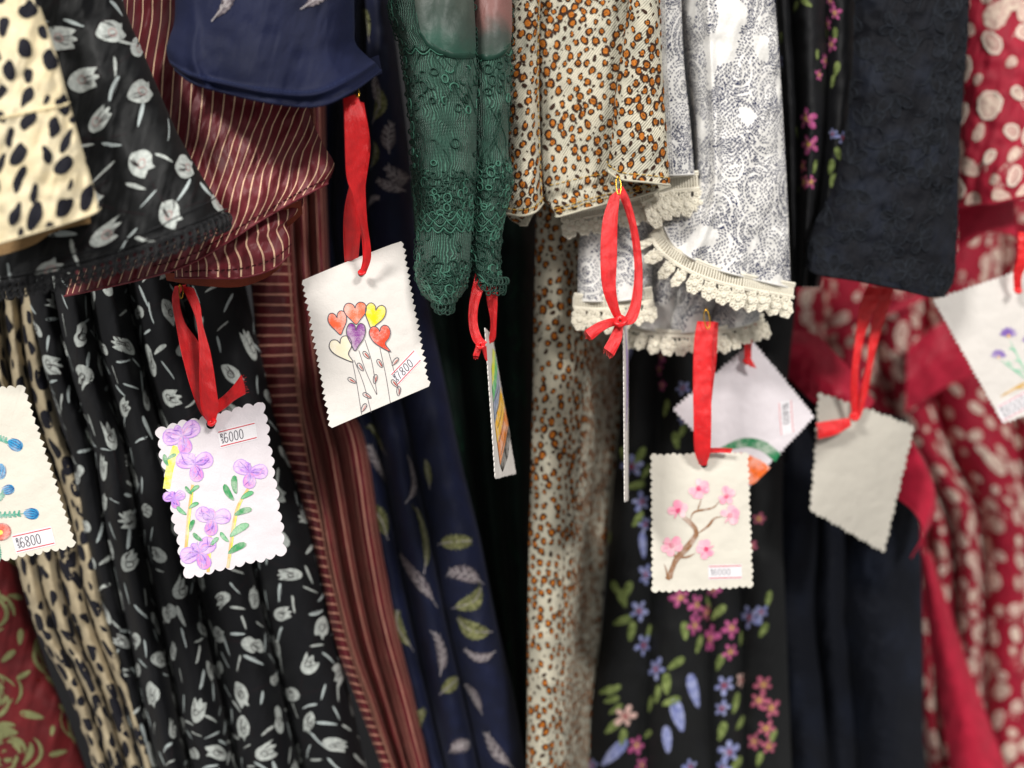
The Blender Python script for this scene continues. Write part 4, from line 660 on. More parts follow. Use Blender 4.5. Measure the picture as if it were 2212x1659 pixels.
cJ = Cloth([(2084, -40), (2078, 150), (2072, 300), (2068, 448)], [(2300, -40), (2300, 412)], lambda u, v, x, y: .690-.022*np.sin(np.pi*u)**.6+.006*slow(x, y, 80, 81), B=[(2140, 440), (2212, 424)], nu=110, nv=150); oJ = cloth_obj('sleeve', cJ, M['crimson'], gJ, .012, hem=.0012); ovals(cJ, oJ, 3, .0155, .0165)
cJ2 = Cloth([(2066, 440), (2070, 540)], [(2190, 415), (2196, 515)], lambda u, v, x, y: .712-.006*np.sin(np.pi*u), B=[(2130, 500), (2180, 505)], nu=50, nv=50); cloth_obj('cuff_lining', cJ2, M['crimsonb'], gJ, .005, hem=.0008)
cJb = Cloth(up=500, L=[(1690, 400), (1690, 600), (1700, 760), (1800, 950), (1940, 1100), (1975, 1300), (1985, 1500), (2010, 1700)], Rr=[(2330, 400), (2330, 1700)], depth=lambda u, v, x, y: .93-.02*u+.03*v+lobes(u, v, [0, .16, .34, .5, .74, 1], [0, .1, .22, .4, .75, 1], [.022, .022, .03, .03, .02])+.006*slow(x, y, 90, 83), nu=260, nv=200); oJb = cloth_obj('skirt', cJb, M['crimson'], gJ, .03); ovals(cJb, oJb, 4, .0150, .0160)
SJ = [(Cloth([(1700, 712), (1655, 752)], [(1890, 868), (1850, 912)], lambda u, v, x, y: .690-.012*np.sin(np.pi*v)+.004*slow(x, y, 40, 3), T=[(1760, 722), (1830, 790)], B=[(1720, 830), (1790, 890)], nu=60, nv=40)),
      (Cloth([(1960, 752), (1956, 890)], [(2062, 680), (2115, 800)], lambda u, v, x, y: .87-.008*np.sin(np.pi*v)+.004*slow(x, y, 40, 5), T=[(2010, 712)], B=[(2030, 842)], nu=50, nv=50)),
      (Cloth([(1955, 935), (1940, 1010), (1940, 1075)], [(1962, 935), (2010, 1020), (2020, 1110), (1968, 1205)], lambda u, v, x, y: .700-.012*np.sin(np.pi*u), B=[(1975, 1105), (1995, 1150)], nu=40, nv=60)),
      (Cloth([(1985, 1200), (2010, 1400), (2060, 1700)], [(2010, 1190), (2090, 1430), (2190, 1700)], lambda u, v, x, y: .875-.016*np.sin(np.pi*u)+.004*slow(x, y, 60, 3), nu=50, nv=90)),
      (Cloth([(2070, 460), (2000, 620), (1780, 715)], [(2074, 474), (2010, 634), (1785, 727)], lambda u, v, x, y: .865+0*u, nu=6, nv=60))]
for k, c in enumerate(SJ): cloth_obj('sash' if k < 4 else 'piping', c, M['crimsonb'], gJ, .006, hem=.0008)
# ================================================================ TAGS
def outline(kinds, amp, pitch, card, seed=1):
    """jagged or wavy card outline; kinds per side: top,right,bottom,left = 'z','w','s' """
    r = random.Random(seed); out = []; cs = [(0, 0), (1, 0), (1, 1), (0, 1)]
    for k in range(4):
        a = np.array(cs[k], float); b = np.array(cs[(k+1) % 4], float); L = card.w if k % 2 == 0 else card.h; other = card.h if k % 2 == 0 else card.w
        n = max(2, round(L/pitch)); nrm = np.array([(0, -1), (1, 0), (0, 1), (-1, 0)][k], float)*amp/other; kd = kinds[k]
        if kd == 's': out += [a+(b-a)*t for t in np.linspace(0, 1, 10)[:-1]]
        elif kd == 'z':
            for i in range(n):
                out.append(a+(b-a)*(i+.02+r.uniform(-.05, .05))/n-nrm*.6); out.append(a+(b-a)*(i+.5+r.uniform(-.14, .14))/n+nrm*r.uniform(.45, 1.25))
        else:
            for i in range(n*6): t = i/(n*6); out.append(a+(b-a)*t+nrm*(abs(math.sin(t*n*math.pi))**.8*1.5-.9+.35*math.sin(t*n*2.1+seed)))
    return np.array(out)
def make_card(parent, card, kinds, amp, pitch, mat, seed=1):
    o = outline(kinds, amp, pitch, card, seed); mb = MB(); blob(mb, card, o, 0, 0, 8, (.5, .5)); blob(mb, card, o, -.0005, 0, 8, (.5, .5)); n = len(o)
    v = np.vstack([card.map(o[:, 0], o[:, 1], 0), card.map(o[:, 0], o[:, 1], -.0005)]); i = np.arange(n); i2 = (i+1) % n; mb.add(v, np.stack([i, i2, i2+n, i+n], 1), 0)
    return mb.build('card', mat, parent, smooth=False)
GL = {'0': [[(.1, .2), (.5, 0), (.9, .2), (.9, .8), (.5, 1), (.1, .8), (.1, .2)]], '6': [[(.85, .12), (.5, 0), (.12, .25), (.1, .8), (.5, 1), (.9, .8), (.88, .55), (.5, .42), (.12, .6)]],
      '7': [[(.08, 0), (.92, 0), (.6, .45), (.42, 1)]], '8': [[(.5, .47), (.12, .3), (.2, .05), (.5, 0), (.8, .05), (.88, .3), (.5, .47), (.08, .72), (.18, .95), (.5, 1), (.82, .95), (.92, .72), (.5, .47)]],
      'R': [[(.1, 1), (.1, 0), (.7, .02), (.85, .25), (.65, .48), (.12, .5)], [(.4, .5), (.9, 1)]], 'S': [[(.88, .12), (.5, 0), (.12, .2), (.3, .45), (.75, .55), (.88, .8), (.5, 1), (.1, .86)]], '.': [[(.4, .9), (.5, 1)]], '-': [[(.1, .5), (.9, .5)]]}
class Sub:
    """flat sub-frame on a card: origin, x axis and y axis given as picture points"""
    def __init__(s, card, o, x, y): s.c = card; s.o = np.array(card.ab(*o)); s.x = np.array(card.ab(*x))-s.o; s.y = np.array(card.ab(*y))-s.o; s.lx = s.len(s.x); s.ly = s.len(s.y)
    def len(s, d): return math.hypot(d[0]*s.c.w, d[1]*s.c.h)
    def map(s, a, b, h=0.): q = s.o+np.outer(a, s.x)+np.outer(b, s.y); return s.c.map(q[:, 0], q[:, 1], h)
def price_sticker(parent, card, o, x, y, text, ink_='digits', tx=(.12, .2, .62, .62), lab=None):
    """o,x,y = picture points of its top-left, top-right and bottom-left corners"""
    f = Sub(card, o, x, y); mb = MB(); q = np.array([(0, 0), (.33, 0), (.66, 0), (1, 0), (1, .5), (1, 1), (.66, 1), (.33, 1), (0, 1), (0, .5)], float); blob(mb, f, q, .00015, 0, 2)
    b = mb.build('price_sticker', M['sticker'], parent, label=lab); asp = f.ly/f.lx
    mb = MB()
    for yy in (.1, .9): stroke(mb, f, np.array([(.02, yy), (.5, yy), (.98, yy)]), .0005/f.ly, .0003, 0, asp=1)
    mb.build('red_lines', M['redline'], b)
    mb = MB(); x0, y0, w, h = tx; chars = list(text); n = len(chars); cw = w/(n+.6)
    def put(ch, x, y, w_, h_):
        for s_ in GL[ch]:
            p = catmull(np.array(s_)*[w_, h_]+[x, y], 22) if ch in '0689SR' else np.array(s_)*[w_, h_]+[x, y]
            # constant physical pen width
            P3 = f.map(p[:, 0], p[:, 1], .0003); g = np.gradient(P3, axis=0); g /= np.linalg.norm(g, axis=1, keepdims=True)+1e-9; sd = np.cross(g, card.n)*.00021; m = len(p); i = np.arange(m-1); mb.add(np.vstack([P3-sd, P3+sd]), np.stack([i, i+1, i+1+m, i+m], 1), 0)
    put('R', x0, y0, cw*.42, h*.42); put('S', x0+cw*.05, y0+h*.55, cw*.42, h*.42)
    for k, ch in enumerate(chars): put(ch, x0+cw*(.6+k), y0, cw*.74, h)
    mb.build('price_print', M[ink_], b)
    return b
def tag(x, y, d, label): return thing('price_tag', label, 'price tag', tuple(P(x, y, d)), 'hand painted price tags on red ribbons')
def z1(p): return [(a*.4376, 570+b*.4376) for a, b in p]
def z2(p): return [(553+a*.3646, 484+b*.3646) for a, b in p]
def z3(p): return [(1071.4+a*.4167, 656.7+b*.4167) for a, b in p]
def z4(p): return [(1607+a*.4165, 553+b*.4165) for a, b in p]
class PX:
    """draw on a card directly with picture points (scaled local metres around a centre)"""
    def __init__(s, card, z=None): s.c = card; s.z = z or (lambda p: p)
    def __call__(s, pts): return s.c.path(s.z(pts))
def cstroke(mb, card, path, wm, h, mat, taper=False, closed=False):
    P3 = card.map(path[:, 0], path[:, 1], h); n = len(path)
    g = (np.roll(P3, -1, 0)-np.roll(P3, 1, 0)) if closed else np.gradient(P3, axis=0)
    g /= np.linalg.norm(g, axis=1, keepdims=True)+1e-9; w = np.full(n, wm/2)
    if taper: w = w*np.clip(np.sin(np.pi*np.linspace(.03, .97, n)), .2, 1)
    sd = np.cross(g, card.n)*w[:, None]; m = n if closed else n-1; i = np.arange(m); i2 = (i+1) % n; mb.add(np.vstack([P3-sd, P3+sd]), np.stack([i, i2, i2+n, i+n], 1), mat)
HEART = np.array([(0, .5), (-.22, .28), (-.44, .02), (-.5, -.22), (-.38, -.42), (-.2, -.44), (-.05, -.34), (0, -.2), (.06, -.36), (.22, -.46), (.42, -.4), (.5, -.18), (.42, .06), (.2, .3)])
def knot_hole_disc(parent, card, x, y, rr=.0022):
    mb = MB(); a, b = card.ab(x, y); t = np.linspace(0, 2*math.pi, 16, endpoint=False); blob(mb, card, np.stack([a+rr/card.w*np.cos(t), b+rr/card.h*np.sin(t)], 1), .0004, 0, 1); mb.build('dark_hole_disc', M['hole'], parent)  # flat dark disc on uncut card, its colour stands for the hole's shade
CR = {k: crayon('pencil_'+k, c) for k, c in dict(orange='#e2603a', coral='#ec6a44', yellow='#e6cd10', purple='#7b2484', red='#e8482a', cream='#e3d9bb', violet='#b489d6', lilac='#d3a7de', deep='#8459b8', pink='#d78cc8', lime='#d9de3c', leaf='#5fae78', leafd='#3b9158', stem='#e2b06c', teal='#3f9a82', blue='#2a8fc0', blued='#1c4f8c', rim='#a83a2c', bgreen='#4cba62', bblue='#8493ac', bamber='#f2b92c', borange='#e5842a', bblack='#37332f', flaggreen='#21774a', flagorange='#ec6a20', brown='#8a6242', petal='#e890ab', petald='#cf3f6d', lav='#7a5ca8', lavd='#4d3470', mintg='#67c29a', gold='#c79a3a', lilacs='#a99bd2').items()}
for k in ('purple', 'yellow', 'flaggreen', 'bblack'): pass
def fray(parent, x0, y0, x1, y1, d, dx, dy, n=9):
    r = random.Random(int(x0)); mb = MB()
    for k in range(n):
        f = (k+.5)/n; x = x0+(x1-x0)*f; y = y0+(y1-y0)*f; l = r.uniform(.5, 1.3); cord(mb, catmull([tuple(P(x, y, d)), tuple(P(x+dx*l*.5+r.uniform(-1, 1), y+dy*l*.5+r.uniform(-1, 1), d+.0004)), tuple(P(x+dx*l+r.uniform(-2, 2), y+dy*l+r.uniform(-2, 2), d))], 6), .00011, 0, 4)
    mb.build('frayed_threads', M['ribbon'], parent)
# ---- hearts tag
c = Card([(654, 605), (869, 521), (926, 834), (716, 926)], [.500, .506, .497, .492], .0025); t = tag(780, 590, .5, 'white price tag with a drawn bunch of six heart balloons, below the navy sleeve')
body = make_card(t, c, 'szsz', .0012, .0037, M['paper'], 2); px = PX(c, z2); mb = MB(); names = ['orange', 'coral', 'yellow', 'cream', 'purple', 'red']
def heart(cx, cy, w, hgt, a, mi, tip=None):
    q = rot(HEART*[w, hgt], math.radians(a))+(cx, cy)
    if tip: q[0] = tip
    q = catmull(q, 40, True); p = px([tuple(v) for v in q]); blob(mb, c, p, .0002+.00005*mi, mi, 3, px([(cx, cy)])[0]); q2 = (q-(cx, cy))*1.03+(cx, cy); cstroke(mb, c, px([tuple(v) for v in q2]), .0005, .0003+.00005*mi, 6, closed=True)
heart(490, 590, 108, 140, -12, 0); heart(592, 532, 130, 130, -4, 1); heart(704, 548, 118, 150, 14, 2); heart(512, 742, 130, 140, -18, 3, (575, 818)); heart(594, 670, 108, 165, 3, 4); heart(738, 672, 120, 140, -6, 5, (796, 756))
for a in ([(575, 820), (600, 950), (628, 1130)], [(585, 810), (640, 950), (684, 1118)], [(612, 752), (655, 880), (716, 1012)], [(648, 690), (690, 830), (718, 1010)], [(735, 735), (770, 900), (796, 1060)], [(785, 755), (815, 860), (850, 1005)]): cstroke(mb, c, px([tuple(v) for v in catmull(a, 16)]), .00026, .00022, 6)
for x, y, a in [(622, 850, -35), (656, 780, -40), (572, 930, -60), (660, 1018, -60), (640, 1090, 30), (708, 920, 10), (735, 828, -30), (825, 815, 40), (822, 945, -40), (845, 990, 5)]:
    q = rot(leafpoly(.42, 12)*56, math.radians(a))+(x, y); cstroke(mb, c, px([tuple(v) for v in q]), .00035, .0003, 6, closed=True); q = rot(leafpoly(.2, 10)*40, math.radians(a))+(x+3, y+2); blob(mb, c, px([tuple(v) for v in q]), .0002, 7, 1)
mb.build('heart_drawing', [CR[n] for n in names]+[M['pencil'], CR['rim']], body, kind='stuff')
price_sticker(body, c, z2([(795, 890)])[0], z2([(935, 740)])[0], z2([(842, 958)])[0], '7800', tx=(.04, .22, .72, .56)); knot_hole_disc(body, c, 782, 591)
ribbon(t, [(765, 214, 785, 222, .458, .458), (780, 262, 797, 292, .462, .464), (772, 335, 799, 330, .470, .474), (748, 430, 789, 400, .482, .48), (742, 485, 782, 470, .488, .486), (744, 550, 775, 540, .497, .497), (748, 592, 772, 584, .509, .509)])
ribbon(t, [(742, 214, 770, 204, .452, .452), (744, 255, 788, 250, .450, .452), (746, 320, 796, 296, .455, .458), (750, 385, 790, 360, .463, .463), (766, 432, 789, 410, .470, .470), (776, 485, 793, 480, .478, .48), (782, 515, 800, 535, .485, .487), (784, 560, 800, 562, .490, .491), (777, 590, 789, 592, .494, .494)])
knot(t, 782, 588, .4935, .0019); pin(t, 769, 194, .447, .0040, .3)
# ---- purple flower tag
c = Card([(336, 926), (571, 868), (617, 1198), (402, 1250)], [.497, .502, .492, .488]); t = tag(458, 905, .5, 'white price tag with pencilled violet flowers marked 6000, wavy edged, over the tulip dress')
body = make_card(t, c, 'wwww', .0012, .0062, M['paperp'], 3); px = PX(c, z1); mb = MB(); r = random.Random(9); MN = ['violet', 'lilac', 'deep', 'pink', 'lime', 'leaf', 'leafd', 'stem']
def zline(p, w, mi, h=.00035, n=14, tp=True): cstroke(mb, c, px([tuple(v) for v in catmull(p, n)]), w, h, mi, tp)
def pansy(x, y, s, a, pk=1, seed=0):
    for k, (ang, l, w) in enumerate([(-75, 1, .75), (70, 1, .75), (175, .9, .7), (-25, .6, .5)][:4]):
        b = math.radians(ang+a+r.uniform(-8, 8)); q = leafpoly(w, 14)*s*l; q[:, 1] -= s*l*.45; q = rot(q, b)+(x, y); blob(mb, c, px([tuple(v) for v in q]), .0002+.00002*k, [1, 1, 3, 1][k] if pk else 1, 2)
        cstroke(mb, c, px([tuple(v) for v in q]), .0005, .0003, 0, closed=True)
        for m in range(8): e = rot(np.array([[0, 0], [r.uniform(-.2, .2)*s, -.4*s*l], [r.uniform(-.28, .28)*s, -.8*s*l]]), b)+(x, y); zline([tuple(v) for v in e], .0007 if m else .0012, [0, 2, 0, 3, 0, 2, 0, 0][m])
for p in ([(870, 900), (840, 990), (822, 1110)], [(885, 905), (850, 1000), (830, 1110)]): zline(p, .003, 4, .00018, tp=False)
for p in ([(955, 1090), (935, 1240), (922, 1400)], [(1225, 1110), (1165, 1230), (1125, 1500)], [(1040, 1330), (1035, 1400), (1030, 1520)]): zline(p, .0012, 7, .0002, tp=False); zline([(a+8, b) for a, b in p], .0009, 4, .00019)
for x, y, a, s in [(820, 970, -20, 60), (850, 950, 60, 50), (935, 1120, -40, 50), (965, 1110, 50, 55), (900, 1220, -50, 60), (960, 1190, 60, 55), (1130, 1130, -30, 90), (1160, 1090, -5, 90), (1220, 1140, 60, 70), (1200, 1220, 70, 90), (1180, 1310, 55, 110), (1170, 1400, 60, 100), (1110, 1350, -40, 60), (950, 1290, 20, 60), (980, 1350, -50, 60), (1060, 1370, 40, 60)]:
    q = rot(leafpoly(.3, 12, .12)*s, math.radians(a))+(x, y); blob(mb, c, px([tuple(v) for v in q]), .0003, r.choice([5, 6]), 1); cstroke(mb, c, px([tuple(v) for v in q]), .0003, .00035, 6, closed=True)
for x, y, s, a in [(905, 850, 92, -15), (965, 990, 88, 0), (1235, 1030, 80, 15), (865, 1155, 52, 0), (1055, 1260, 82, 10), (990, 1425, 88, -20)]: pansy(x, y, s*1.14, a)
mb.build('flower_drawing', [CR[n] for n in MN], body, kind='stuff')
price_sticker(body, c, z1([(1078, 825)])[0], z1([(1262, 778)])[0], z1([(1093, 912)])[0], '6000', tx=(.06, .24, .62, .52)); knot_hole_disc(body, c, 458, 917, .0026)
ribbon(t, [(392, 618, 418, 622, .487, .487), (404, 640, 432, 660, .484, .486), (424, 690, 438, 702, .482, .484), (430, 745, 455, 765, .480, .483), (431, 830, 468, 850, .484, .486), (436, 885, 471, 882, .488, .49), (452, 918, 463, 918, .493, .493)])
ribbon(t, [(378, 618, 402, 614, .490, .490), (372, 650, 387, 642, .492, .492), (382, 710, 398, 695, .494, .494), (392, 762, 430, 745, .493, .493), (410, 830, 445, 822, .491, .492), (430, 885, 455, 888, .495, .496), (452, 915, 462, 915, .4975, .4975)])
ribbon(t, [(464, 868, 470, 892, .497, .497), (480, 858, 488, 880, .496, .496), (501, 838, 507, 864, .492, .492), (522, 810, 531, 850, .490, .490)], n=24); fray(t, 522, 810, 531, 850, .490, 7, -1); knot(t, 458, 912, .4915, .0022, .4); pin(t, 391, 630, .482, .0036, .1)
# ---- blue flower tag at the left edge
c = Card([(-178, 868), (52, 832), (161, 1180), (-62, 1224)], [.478, .484, .476, .470]); t = tag(20, 860, .48, 'cream price tag with turquoise buds marked 6800, cut off by the left edge')
body = make_card(t, c, 'wzww', .0011, .0044, M['paperc'], 4); px = PX(c, z1); mb = MB(); r = random.Random(10)
def zl(p, w, mi, h=.0003, tp=True): cstroke(mb, c, px([tuple(v) for v in catmull(p, 12)]), w, h, mi, tp)
for x, y, a, s in [(80, 893, 120, 78), (8, 1025, 190, 80), (45, 1115, 75, 64), (156, 1233, 95, 74)]:
    q = rot(leafpoly(.72, 16)*s, math.radians(a))+(x, y); blob(mb, c, px([tuple(v) for v in q]), .0002, 0, 2)
    for k in range(5): e = rot(np.array([[0, .5], [(k-2)*.17, .1], [(k-2)*.12, -.42]])*s, math.radians(a+180))+(x, y); zl([tuple(v) for v in e], .0005, 1)
q = rot(irregular(14, .1, r)*84, 0)+(15, 1322); blob(mb, c, px([tuple(v) for v in q]), .0002, 3, 2); cstroke(mb, c, px([tuple(v) for v in q]), .0008, .0003, 4, closed=True); q = irregular(8, .2, r)*26+(10, 1325); blob(mb, c, px([tuple(v) for v in q]), .0004, 5, 1)
for p in ([(-60, 870), (0, 862), (50, 880)], [(-60, 1240), (30, 1240), (120, 1232)], [(-30, 1180), (10, 1150), (25, 1125)], [(0, 1390), (4, 1430), (-10, 1480)]):
    zl(p, .0012, 2); cc = catmull(p, 9)
    for v in cc[1:-1]:
        for sgn in (-1, 1): q = rot(leafpoly(.4, 8)*24, math.radians(60+sgn*45))+v+(0, sgn*8); blob(mb, c, px([tuple(w_) for w_ in q]), .00025, 2, 1)
mb.build('bud_drawing', [CR['blue'], CR['blued'], CR['teal'], CR['red'], CR['rim'], CR['yellow']], body, kind='stuff')
price_sticker(body, c, z1([(62, 1338)])[0], z1([(250, 1295)])[0], z1([(85, 1430)])[0], '6800', tx=(.08, .24, .62, .52))
# ---- rainbow tag seen nearly edge on
c = Card([(1048, 708), (1063, 726), (1116, 1022), (1069, 1034)], [.500, .545, .540, .496], .0004); t = tag(1050, 720, .51, 'narrow looking tag turned almost edge on with rainbow stripes, under the green lace')
body = make_card(t, c, 'swzw', .0006, .0030, M['paper'], 5); mb = MB()
cols = ['lime', 'bgreen', 'bblue', 'bamber', 'borange', 'bblack']
for k, q in enumerate([[(1396, 735), (1411, 762), (1408, 850), (1404, 920), (1393, 960), (1390, 850)], [(1410, 765), (1426, 860), (1418, 960), (1400, 1060), (1393, 965), (1404, 900)], [(1424, 860), (1443, 962), (1430, 1060), (1408, 1185), (1399, 1060), (1416, 960)],
        [(1443, 966), (1470, 1082), (1450, 1200), (1422, 1300), (1409, 1185), (1430, 1060)], [(1471, 1085), (1492, 1190), (1468, 1310), (1440, 1430), (1423, 1300), (1450, 1200)], [(1492, 1192), (1506, 1255), (1488, 1380), (1455, 1468), (1441, 1430), (1468, 1310)]]):
    blob(mb, c, c.path(z2(q)), .0003+.00003*k, k, 2)
for k in range(5): a = c.path(z2([(1424+14*k, 880+80*k), (1428+9*k, 960+80*k), (1402+10*k, 1050+80*k)])); cstroke(mb, c, catmull(a, 14), .0006, .0006, 6)
mb.build('rainbow_drawing', [CR[n] for n in cols]+[M['pencil']], body, kind='stuff')
ribbon(t, [(1045, 596, 1074, 606, .508, .508), (1053, 655, 1074, 652, .510, .510), (1060, 695, 1072, 695, .512, .512), (1057, 730, 1070, 728, .514, .514), (1052, 744, 1064, 740, .515, .515)])
ribbon(t, [(1028, 586, 1054, 600, .501, .501), (1014, 655, 1034, 655, .499, .499), (1013, 700, 1031, 697, .498, .498), (1022, 735, 1040, 728, .497, .497), (1038, 752, 1052, 740, .497, .497)])
ribbon(t, [(1030, 742, 1044, 740, .497, .497), (1022, 768, 1034, 770, .497, .497)], n=12); ribbon(t, [(1038, 745, 1050, 748, .497, .497), (1048, 775, 1052, 780, .499, .499)], n=12); fray(t, 1022, 768, 1034, 770, .497, -1, 8, 6); knot(t, 1038, 746, .495, .0022)
# ---- tag seen exactly edge on, looped under the leopard cuff
c = Card([(1347, 690), (1356, 668), (1358, 1080), (1349, 1084)], [.515, .565, .562, .512], .0002); t = tag(1340, 690, .53, 'thin pale tag seen edge on below a bow of ribbon from the leopard cuff')
body = make_card(t, c, 'wwww', .0005, .0030, M['paper'], 6); mb = MB()
for k in range(5): cstroke(mb, c, catmull([(.3+.1*k, .05+.04*k), (.45+.08*k, .3), (.35+.1*k, .62-.04*k)], 12), .003, .0003, k % 2)
mb.build('lilac_drawing', [CR['lilacs'], CR['violet']], body, kind='stuff')
ribbon(t, [(1318, 424, 1341, 406, .508, .508), (1302, 480, 1334, 470, .505, .507), (1298, 560, 1332, 560, .504, .507), (1303, 625, 1330, 620, .506, .508), (1322, 676, 1338, 670, .509, .51), (1336, 698, 1348, 688, .511, .511)])
ribbon(t, [(1332, 412, 1345, 402, .512, .512), (1346, 442, 1362, 438, .514, .513), (1362, 498, 1380, 515, .516, .514), (1371, 580, 1387, 584, .517, .515), (1365, 645, 1385, 650, .516, .514), (1352, 682, 1372, 694, .514, .513), (1338, 692, 1344, 704, .512, .512)])
ribbon(t, [(1333, 686, 1338, 702, .509, .509), (1312, 690, 1318, 706, .506, .506), (1290, 698, 1298, 718, .504, .504), (1264, 714, 1278, 734, .503, .503)], n=30)
ribbon(t, [(1332, 696, 1346, 700, .510, .510), (1318, 728, 1342, 734, .508, .508), (1305, 752, 1326, 768, .507, .507)], n=24); fray(t, 1264, 714, 1278, 734, .503, -7, 3); fray(t, 1305, 752, 1326, 768, .507, -3, 9); knot(t, 1340, 694, .506, .0034, .3); pin(t, 1336, 402, .503, .005, .05)
# ---- cherry blossom tag
c = Card([(1406, 982), (1614, 978), (1628, 1268), (1408, 1278)], [.566, .568, .562, .560]); t = tag(1515, 1000, .56, 'cream wavy edged tag painted with a pink cherry blossom branch')
body = make_card(t, c, 'wwww', .0009, .0042, M['paperc'], 7); px = PX(c, z3); mb = MB(); r = random.Random(12)
def zb(p, w, mi=0, h=.0003, tp=False): cstroke(mb, c, px([tuple(v) for v in catmull(p, 16)]), w, h, mi, tp)
zb([(885, 1425), (910, 1370), (935, 1310), (990, 1250), (1035, 1185), (1010, 1140), (970, 1105)], .0030); zb([(900, 1420), (925, 1340), (1000, 1255), (1040, 1190)], .0022); zb([(1040, 1190), (1095, 1150), (1130, 1110), (1175, 1100)], .0016, tp=True); zb([(1000, 1130), (1015, 1085), (1045, 1070), (1120, 1055), (1155, 1020)], .0013, tp=True); zb([(1040, 1070), (1060, 1010)], .001, tp=True); zb([(930, 1310), (985, 1310), (1030, 1290)], .0014, tp=True); zb([(925, 1310), (912, 1275)], .0011); zb([(885, 1425), (880, 1380), (868, 1345)], .0012, tp=True)
for x, y, s in [(1045, 955, 55), (1190, 995, 50), (1210, 1095, 54), (940, 1070, 52), (905, 1250, 56), (1085, 1270, 52)]:
    for k in range(11):
        a = r.uniform(0, 6.28); q = leafpoly(.7, 12)*s*r.uniform(.7, 1.2); q[:, 1] -= s*.5; q = rot(q, a)+(x, y); blob(mb, c, px([tuple(v) for v in q]), .00035+.00002*k, 1 if k < 7 else 2, 1) if k < 8 else zb([(x, y), (x+math.cos(a)*s*.9, y+math.sin(a)*s*.9)], .0012, 2, .0006, True)
    blob(mb, c, px([tuple(v) for v in irregular(10, .2, r)*s*.5+(x, y)]), .0007, 3, 1)
mb.build('blossom_painting', [CR['brown'], crayon('petal_wash', '#eaa9ba', amt=.5), CR['petal'], CR['petald']], body, kind='stuff')
price_sticker(body, c, z3([(1098, 1352)])[0], z3([(1275, 1350)])[0], z3([(1100, 1428)])[0], '6000', 'sticker_grey', tx=(.08, .3, .6, .4)) if 'sticker_grey' in M else None
ribbon(t, [(1524, 696, 1551, 696, .556, .556), (1526, 780, 1547, 778, .556, .556), (1524, 830, 1541, 826, .556, .556), (1518, 900, 1534, 890, .557, .557)])
ribbon(t, [(1507, 694, 1545, 695, .548, .549), (1500, 740, 1538, 740, .548, .549), (1498, 823, 1536, 823, .549, .55), (1499, 910, 1536, 910, .551, .552), (1501, 972, 1534, 972, .555, .555), (1511, 1004, 1526, 1005, .560, .560)])
ribbon(t, [(1530, 968, 1531, 978, .559, .559), (1556, 968, 1556, 977, .560, .560), (1583, 970, 1579, 978, .560, .560)], n=16); pin(t, 1527, 690, .545, .006, .1); knot_hole_disc(body, c, 1519, 1003)
# ---- white tag with a green and orange slice
c = Card([(1626, 738), (1757, 900), (1618, 1052), (1452, 884)], [.602, .606, .602, .598]); t = tag(1612, 770, .6, 'white zigzag edged tag hung corner up with a painted green and orange slice')
body = make_card(t, c, 'zzzz', .0011, .0032, M['paperp'], 8); px = PX(c, z3); mb = MB()
th = np.linspace(0, 1, 18); O = np.array([catmull([(1160, 745), (1240, 705), (1310, 693), (1400, 715), (1475, 775)], 18)])[0]; I1 = catmull([(1190, 755), (1250, 748), (1310, 742), (1380, 765), (1450, 820)], 18)
def band(A, B, mi, h): v = px([tuple(q) for q in np.vstack([A, B])]); n = len(A); i = np.arange(n-1); mb.add(c.map(v[:, 0], v[:, 1], h), np.stack([i, i+1, i+1+n, i+n], 1), mi)
band(O, I1, 0, .0003); I2 = catmull([(1230, 775), (1270, 772), (1315, 785), (1370, 810), (1425, 850)], 18); C0 = catmull([(1250, 850), (1280, 890), (1315, 935), (1345, 930), (1375, 900)], 18); band(I2, C0, 1, .0003)
for x, y in [(1340, 850), (1365, 830), (1330, 890), (1385, 860), (1350, 880)]: blob(mb, c, px([tuple(v) for v in leafpoly(.5, 8)*12+(x, y)]), .0005, 2, 1)
mb.build('slice_painting', [CR['flaggreen'], CR['flagorange'], CR['rim']], body, kind='stuff')
price_sticker(body, c, z4([(245, 740)])[0], z4([(260, 915)])[0], z4([(168, 760)])[0], '6800', tx=(.1, .3, .62, .4))
ribbon(t, [(1608, 688, 1634, 692, .592, .592), (1608, 740, 1624, 742, .594, .594), (1609, 778, 1622, 778, .596, .596)]); ribbon(t, [(1578, 738, 1586, 752, .600, .600), (1596, 726, 1600, 745, .598, .598), (1612, 700, 1622, 712, .596, .596)], n=16); ribbon(t, [(1612, 775, 1620, 772, .594, .594), (1620, 792, 1634, 796, .593, .593)], n=12); knot(t, 1615, 780, .594, .0025)
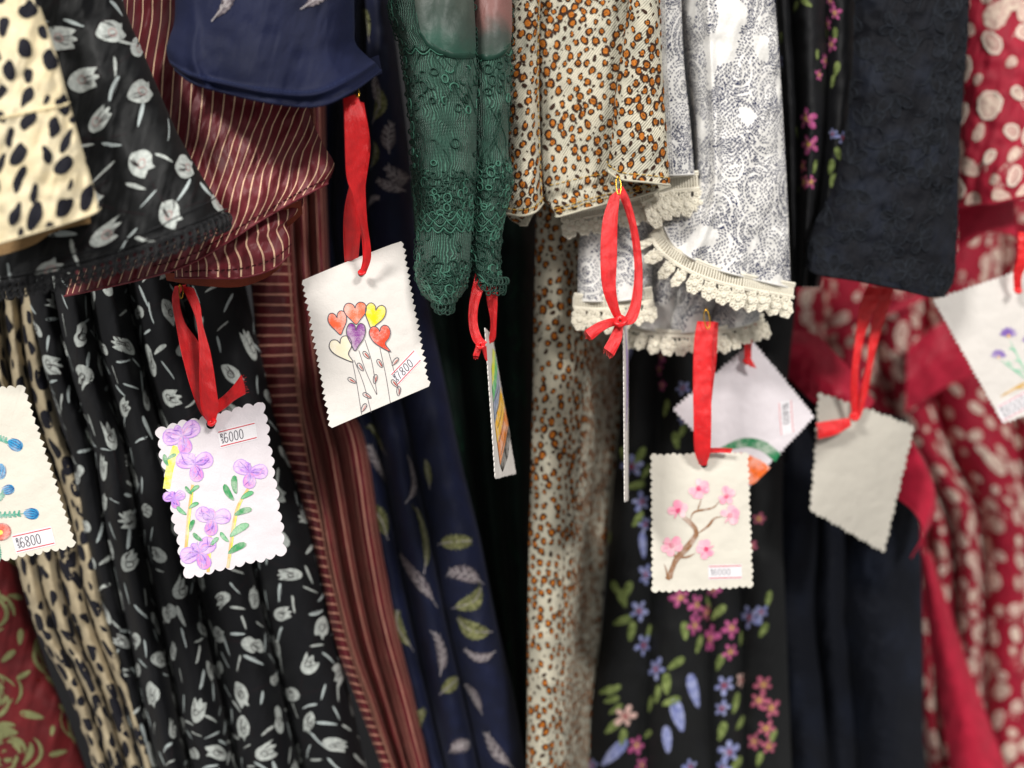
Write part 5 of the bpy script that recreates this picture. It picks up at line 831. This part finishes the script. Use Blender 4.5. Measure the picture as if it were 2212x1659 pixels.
# ---- blank grey tag
c = Card([(1768, 848), (1968, 922), (1919, 1196), (1740, 1100)], [.636, .650, .645, .632], .006); t = tag(1845, 905, .63, 'blank greyish tag with wavy edges in front of the black velvet skirt'); body = make_card(t, c, 'wwww', .0013, .0050, M['paperg'], 9)
ribbon(t, [(1899, 618, 1932, 622, .618, .618), (1890, 668, 1920, 665, .619, .619), (1878, 728, 1899, 728, .621, .621), (1873, 786, 1885, 786, .624, .624), (1858, 845, 1874, 846, .627, .627), (1845, 898, 1860, 898, .629, .629)])
ribbon(t, [(1874, 618, 1908, 622, .612, .612), (1857, 665, 1890, 668, .613, .613), (1851, 711, 1871, 713, .615, .615), (1842, 782, 1856, 782, .618, .618), (1838, 845, 1853, 845, .622, .622), (1840, 898, 1853, 905, .626, .626)])
ribbon(t, [(1835, 903, 1838, 920, .624, .624), (1800, 908, 1806, 938, .622, .622), (1763, 914, 1768, 948, .620, .620)], n=24); knot(t, 1846, 900, .624, .003)
# ---- lavender tag
c = Card([(2016, 648), (2236, 572), (2380, 838), (2163, 914)], [.626, .632, .636, .630]); t = tag(2200, 610, .62, 'white zigzag edged tag with painted lavender sprigs, cut off by the right edge')
body = make_card(t, c, 'zzzz', .0011, .0036, M['paper'], 10); px = PX(c, z4); mb = MB(); r = random.Random(14)
def zz(p, w, mi, h=.0003, tp=True): cstroke(mb, c, px([tuple(v) for v in catmull(p, 12)]), w, h, mi, tp)
for p in ([(1370, 440), (1410, 520), (1470, 640)], [(1320, 540), (1390, 590), (1470, 650)], [(1460, 460), (1460, 560), (1475, 650)]): zz(p, .0012, 2)
for x, y in [(1385, 570), (1430, 560), (1400, 500), (1440, 610)]: zz([(x, y), (x-25, y-20), (x-40, y-12)], .001, 2)
zz([(1320, 730), (1390, 690), (1480, 640)], .0022, 3); zz([(1400, 690), (1450, 680), (1500, 690)], .0018, 3)
for x, y, s in [(1362, 415, 62), (1310, 525, 55), (1470, 445, 50)]:
    for a in (-75, -45, -15, 15, 45, 75): q = leafpoly(.34, 10)*s*.85; q[:, 1] -= s*.35; q = rot(q, math.radians(a))+(x, y); blob(mb, c, px([tuple(v) for v in q]), .0003, 0 if a % 2 else 1, 1)
    blob(mb, c, px([tuple(v) for v in irregular(8, .1, r)*s*.25+(x, y)]), .0005, 4, 1)
mb.build('lavender_painting', [CR['lav'], CR['lavd'], CR['mintg'], CR['gold'], CR['bamber']], body, kind='stuff')
price_sticker(body, c, z4([(1300, 775)])[0], z4([(1460, 690)])[0], z4([(1330, 865)])[0], '13500' if False else '8000', tx=(.08, .22, .78, .58))
ribbon(t, [(2200, 500, 2232, 505, .612, .612), (2198, 556, 2222, 560, .614, .614), (2190, 592, 2207, 597, .618, .618), (2192, 628, 2206, 628, .622, .622)]); knot(t, 2199, 628, .620, .0022)
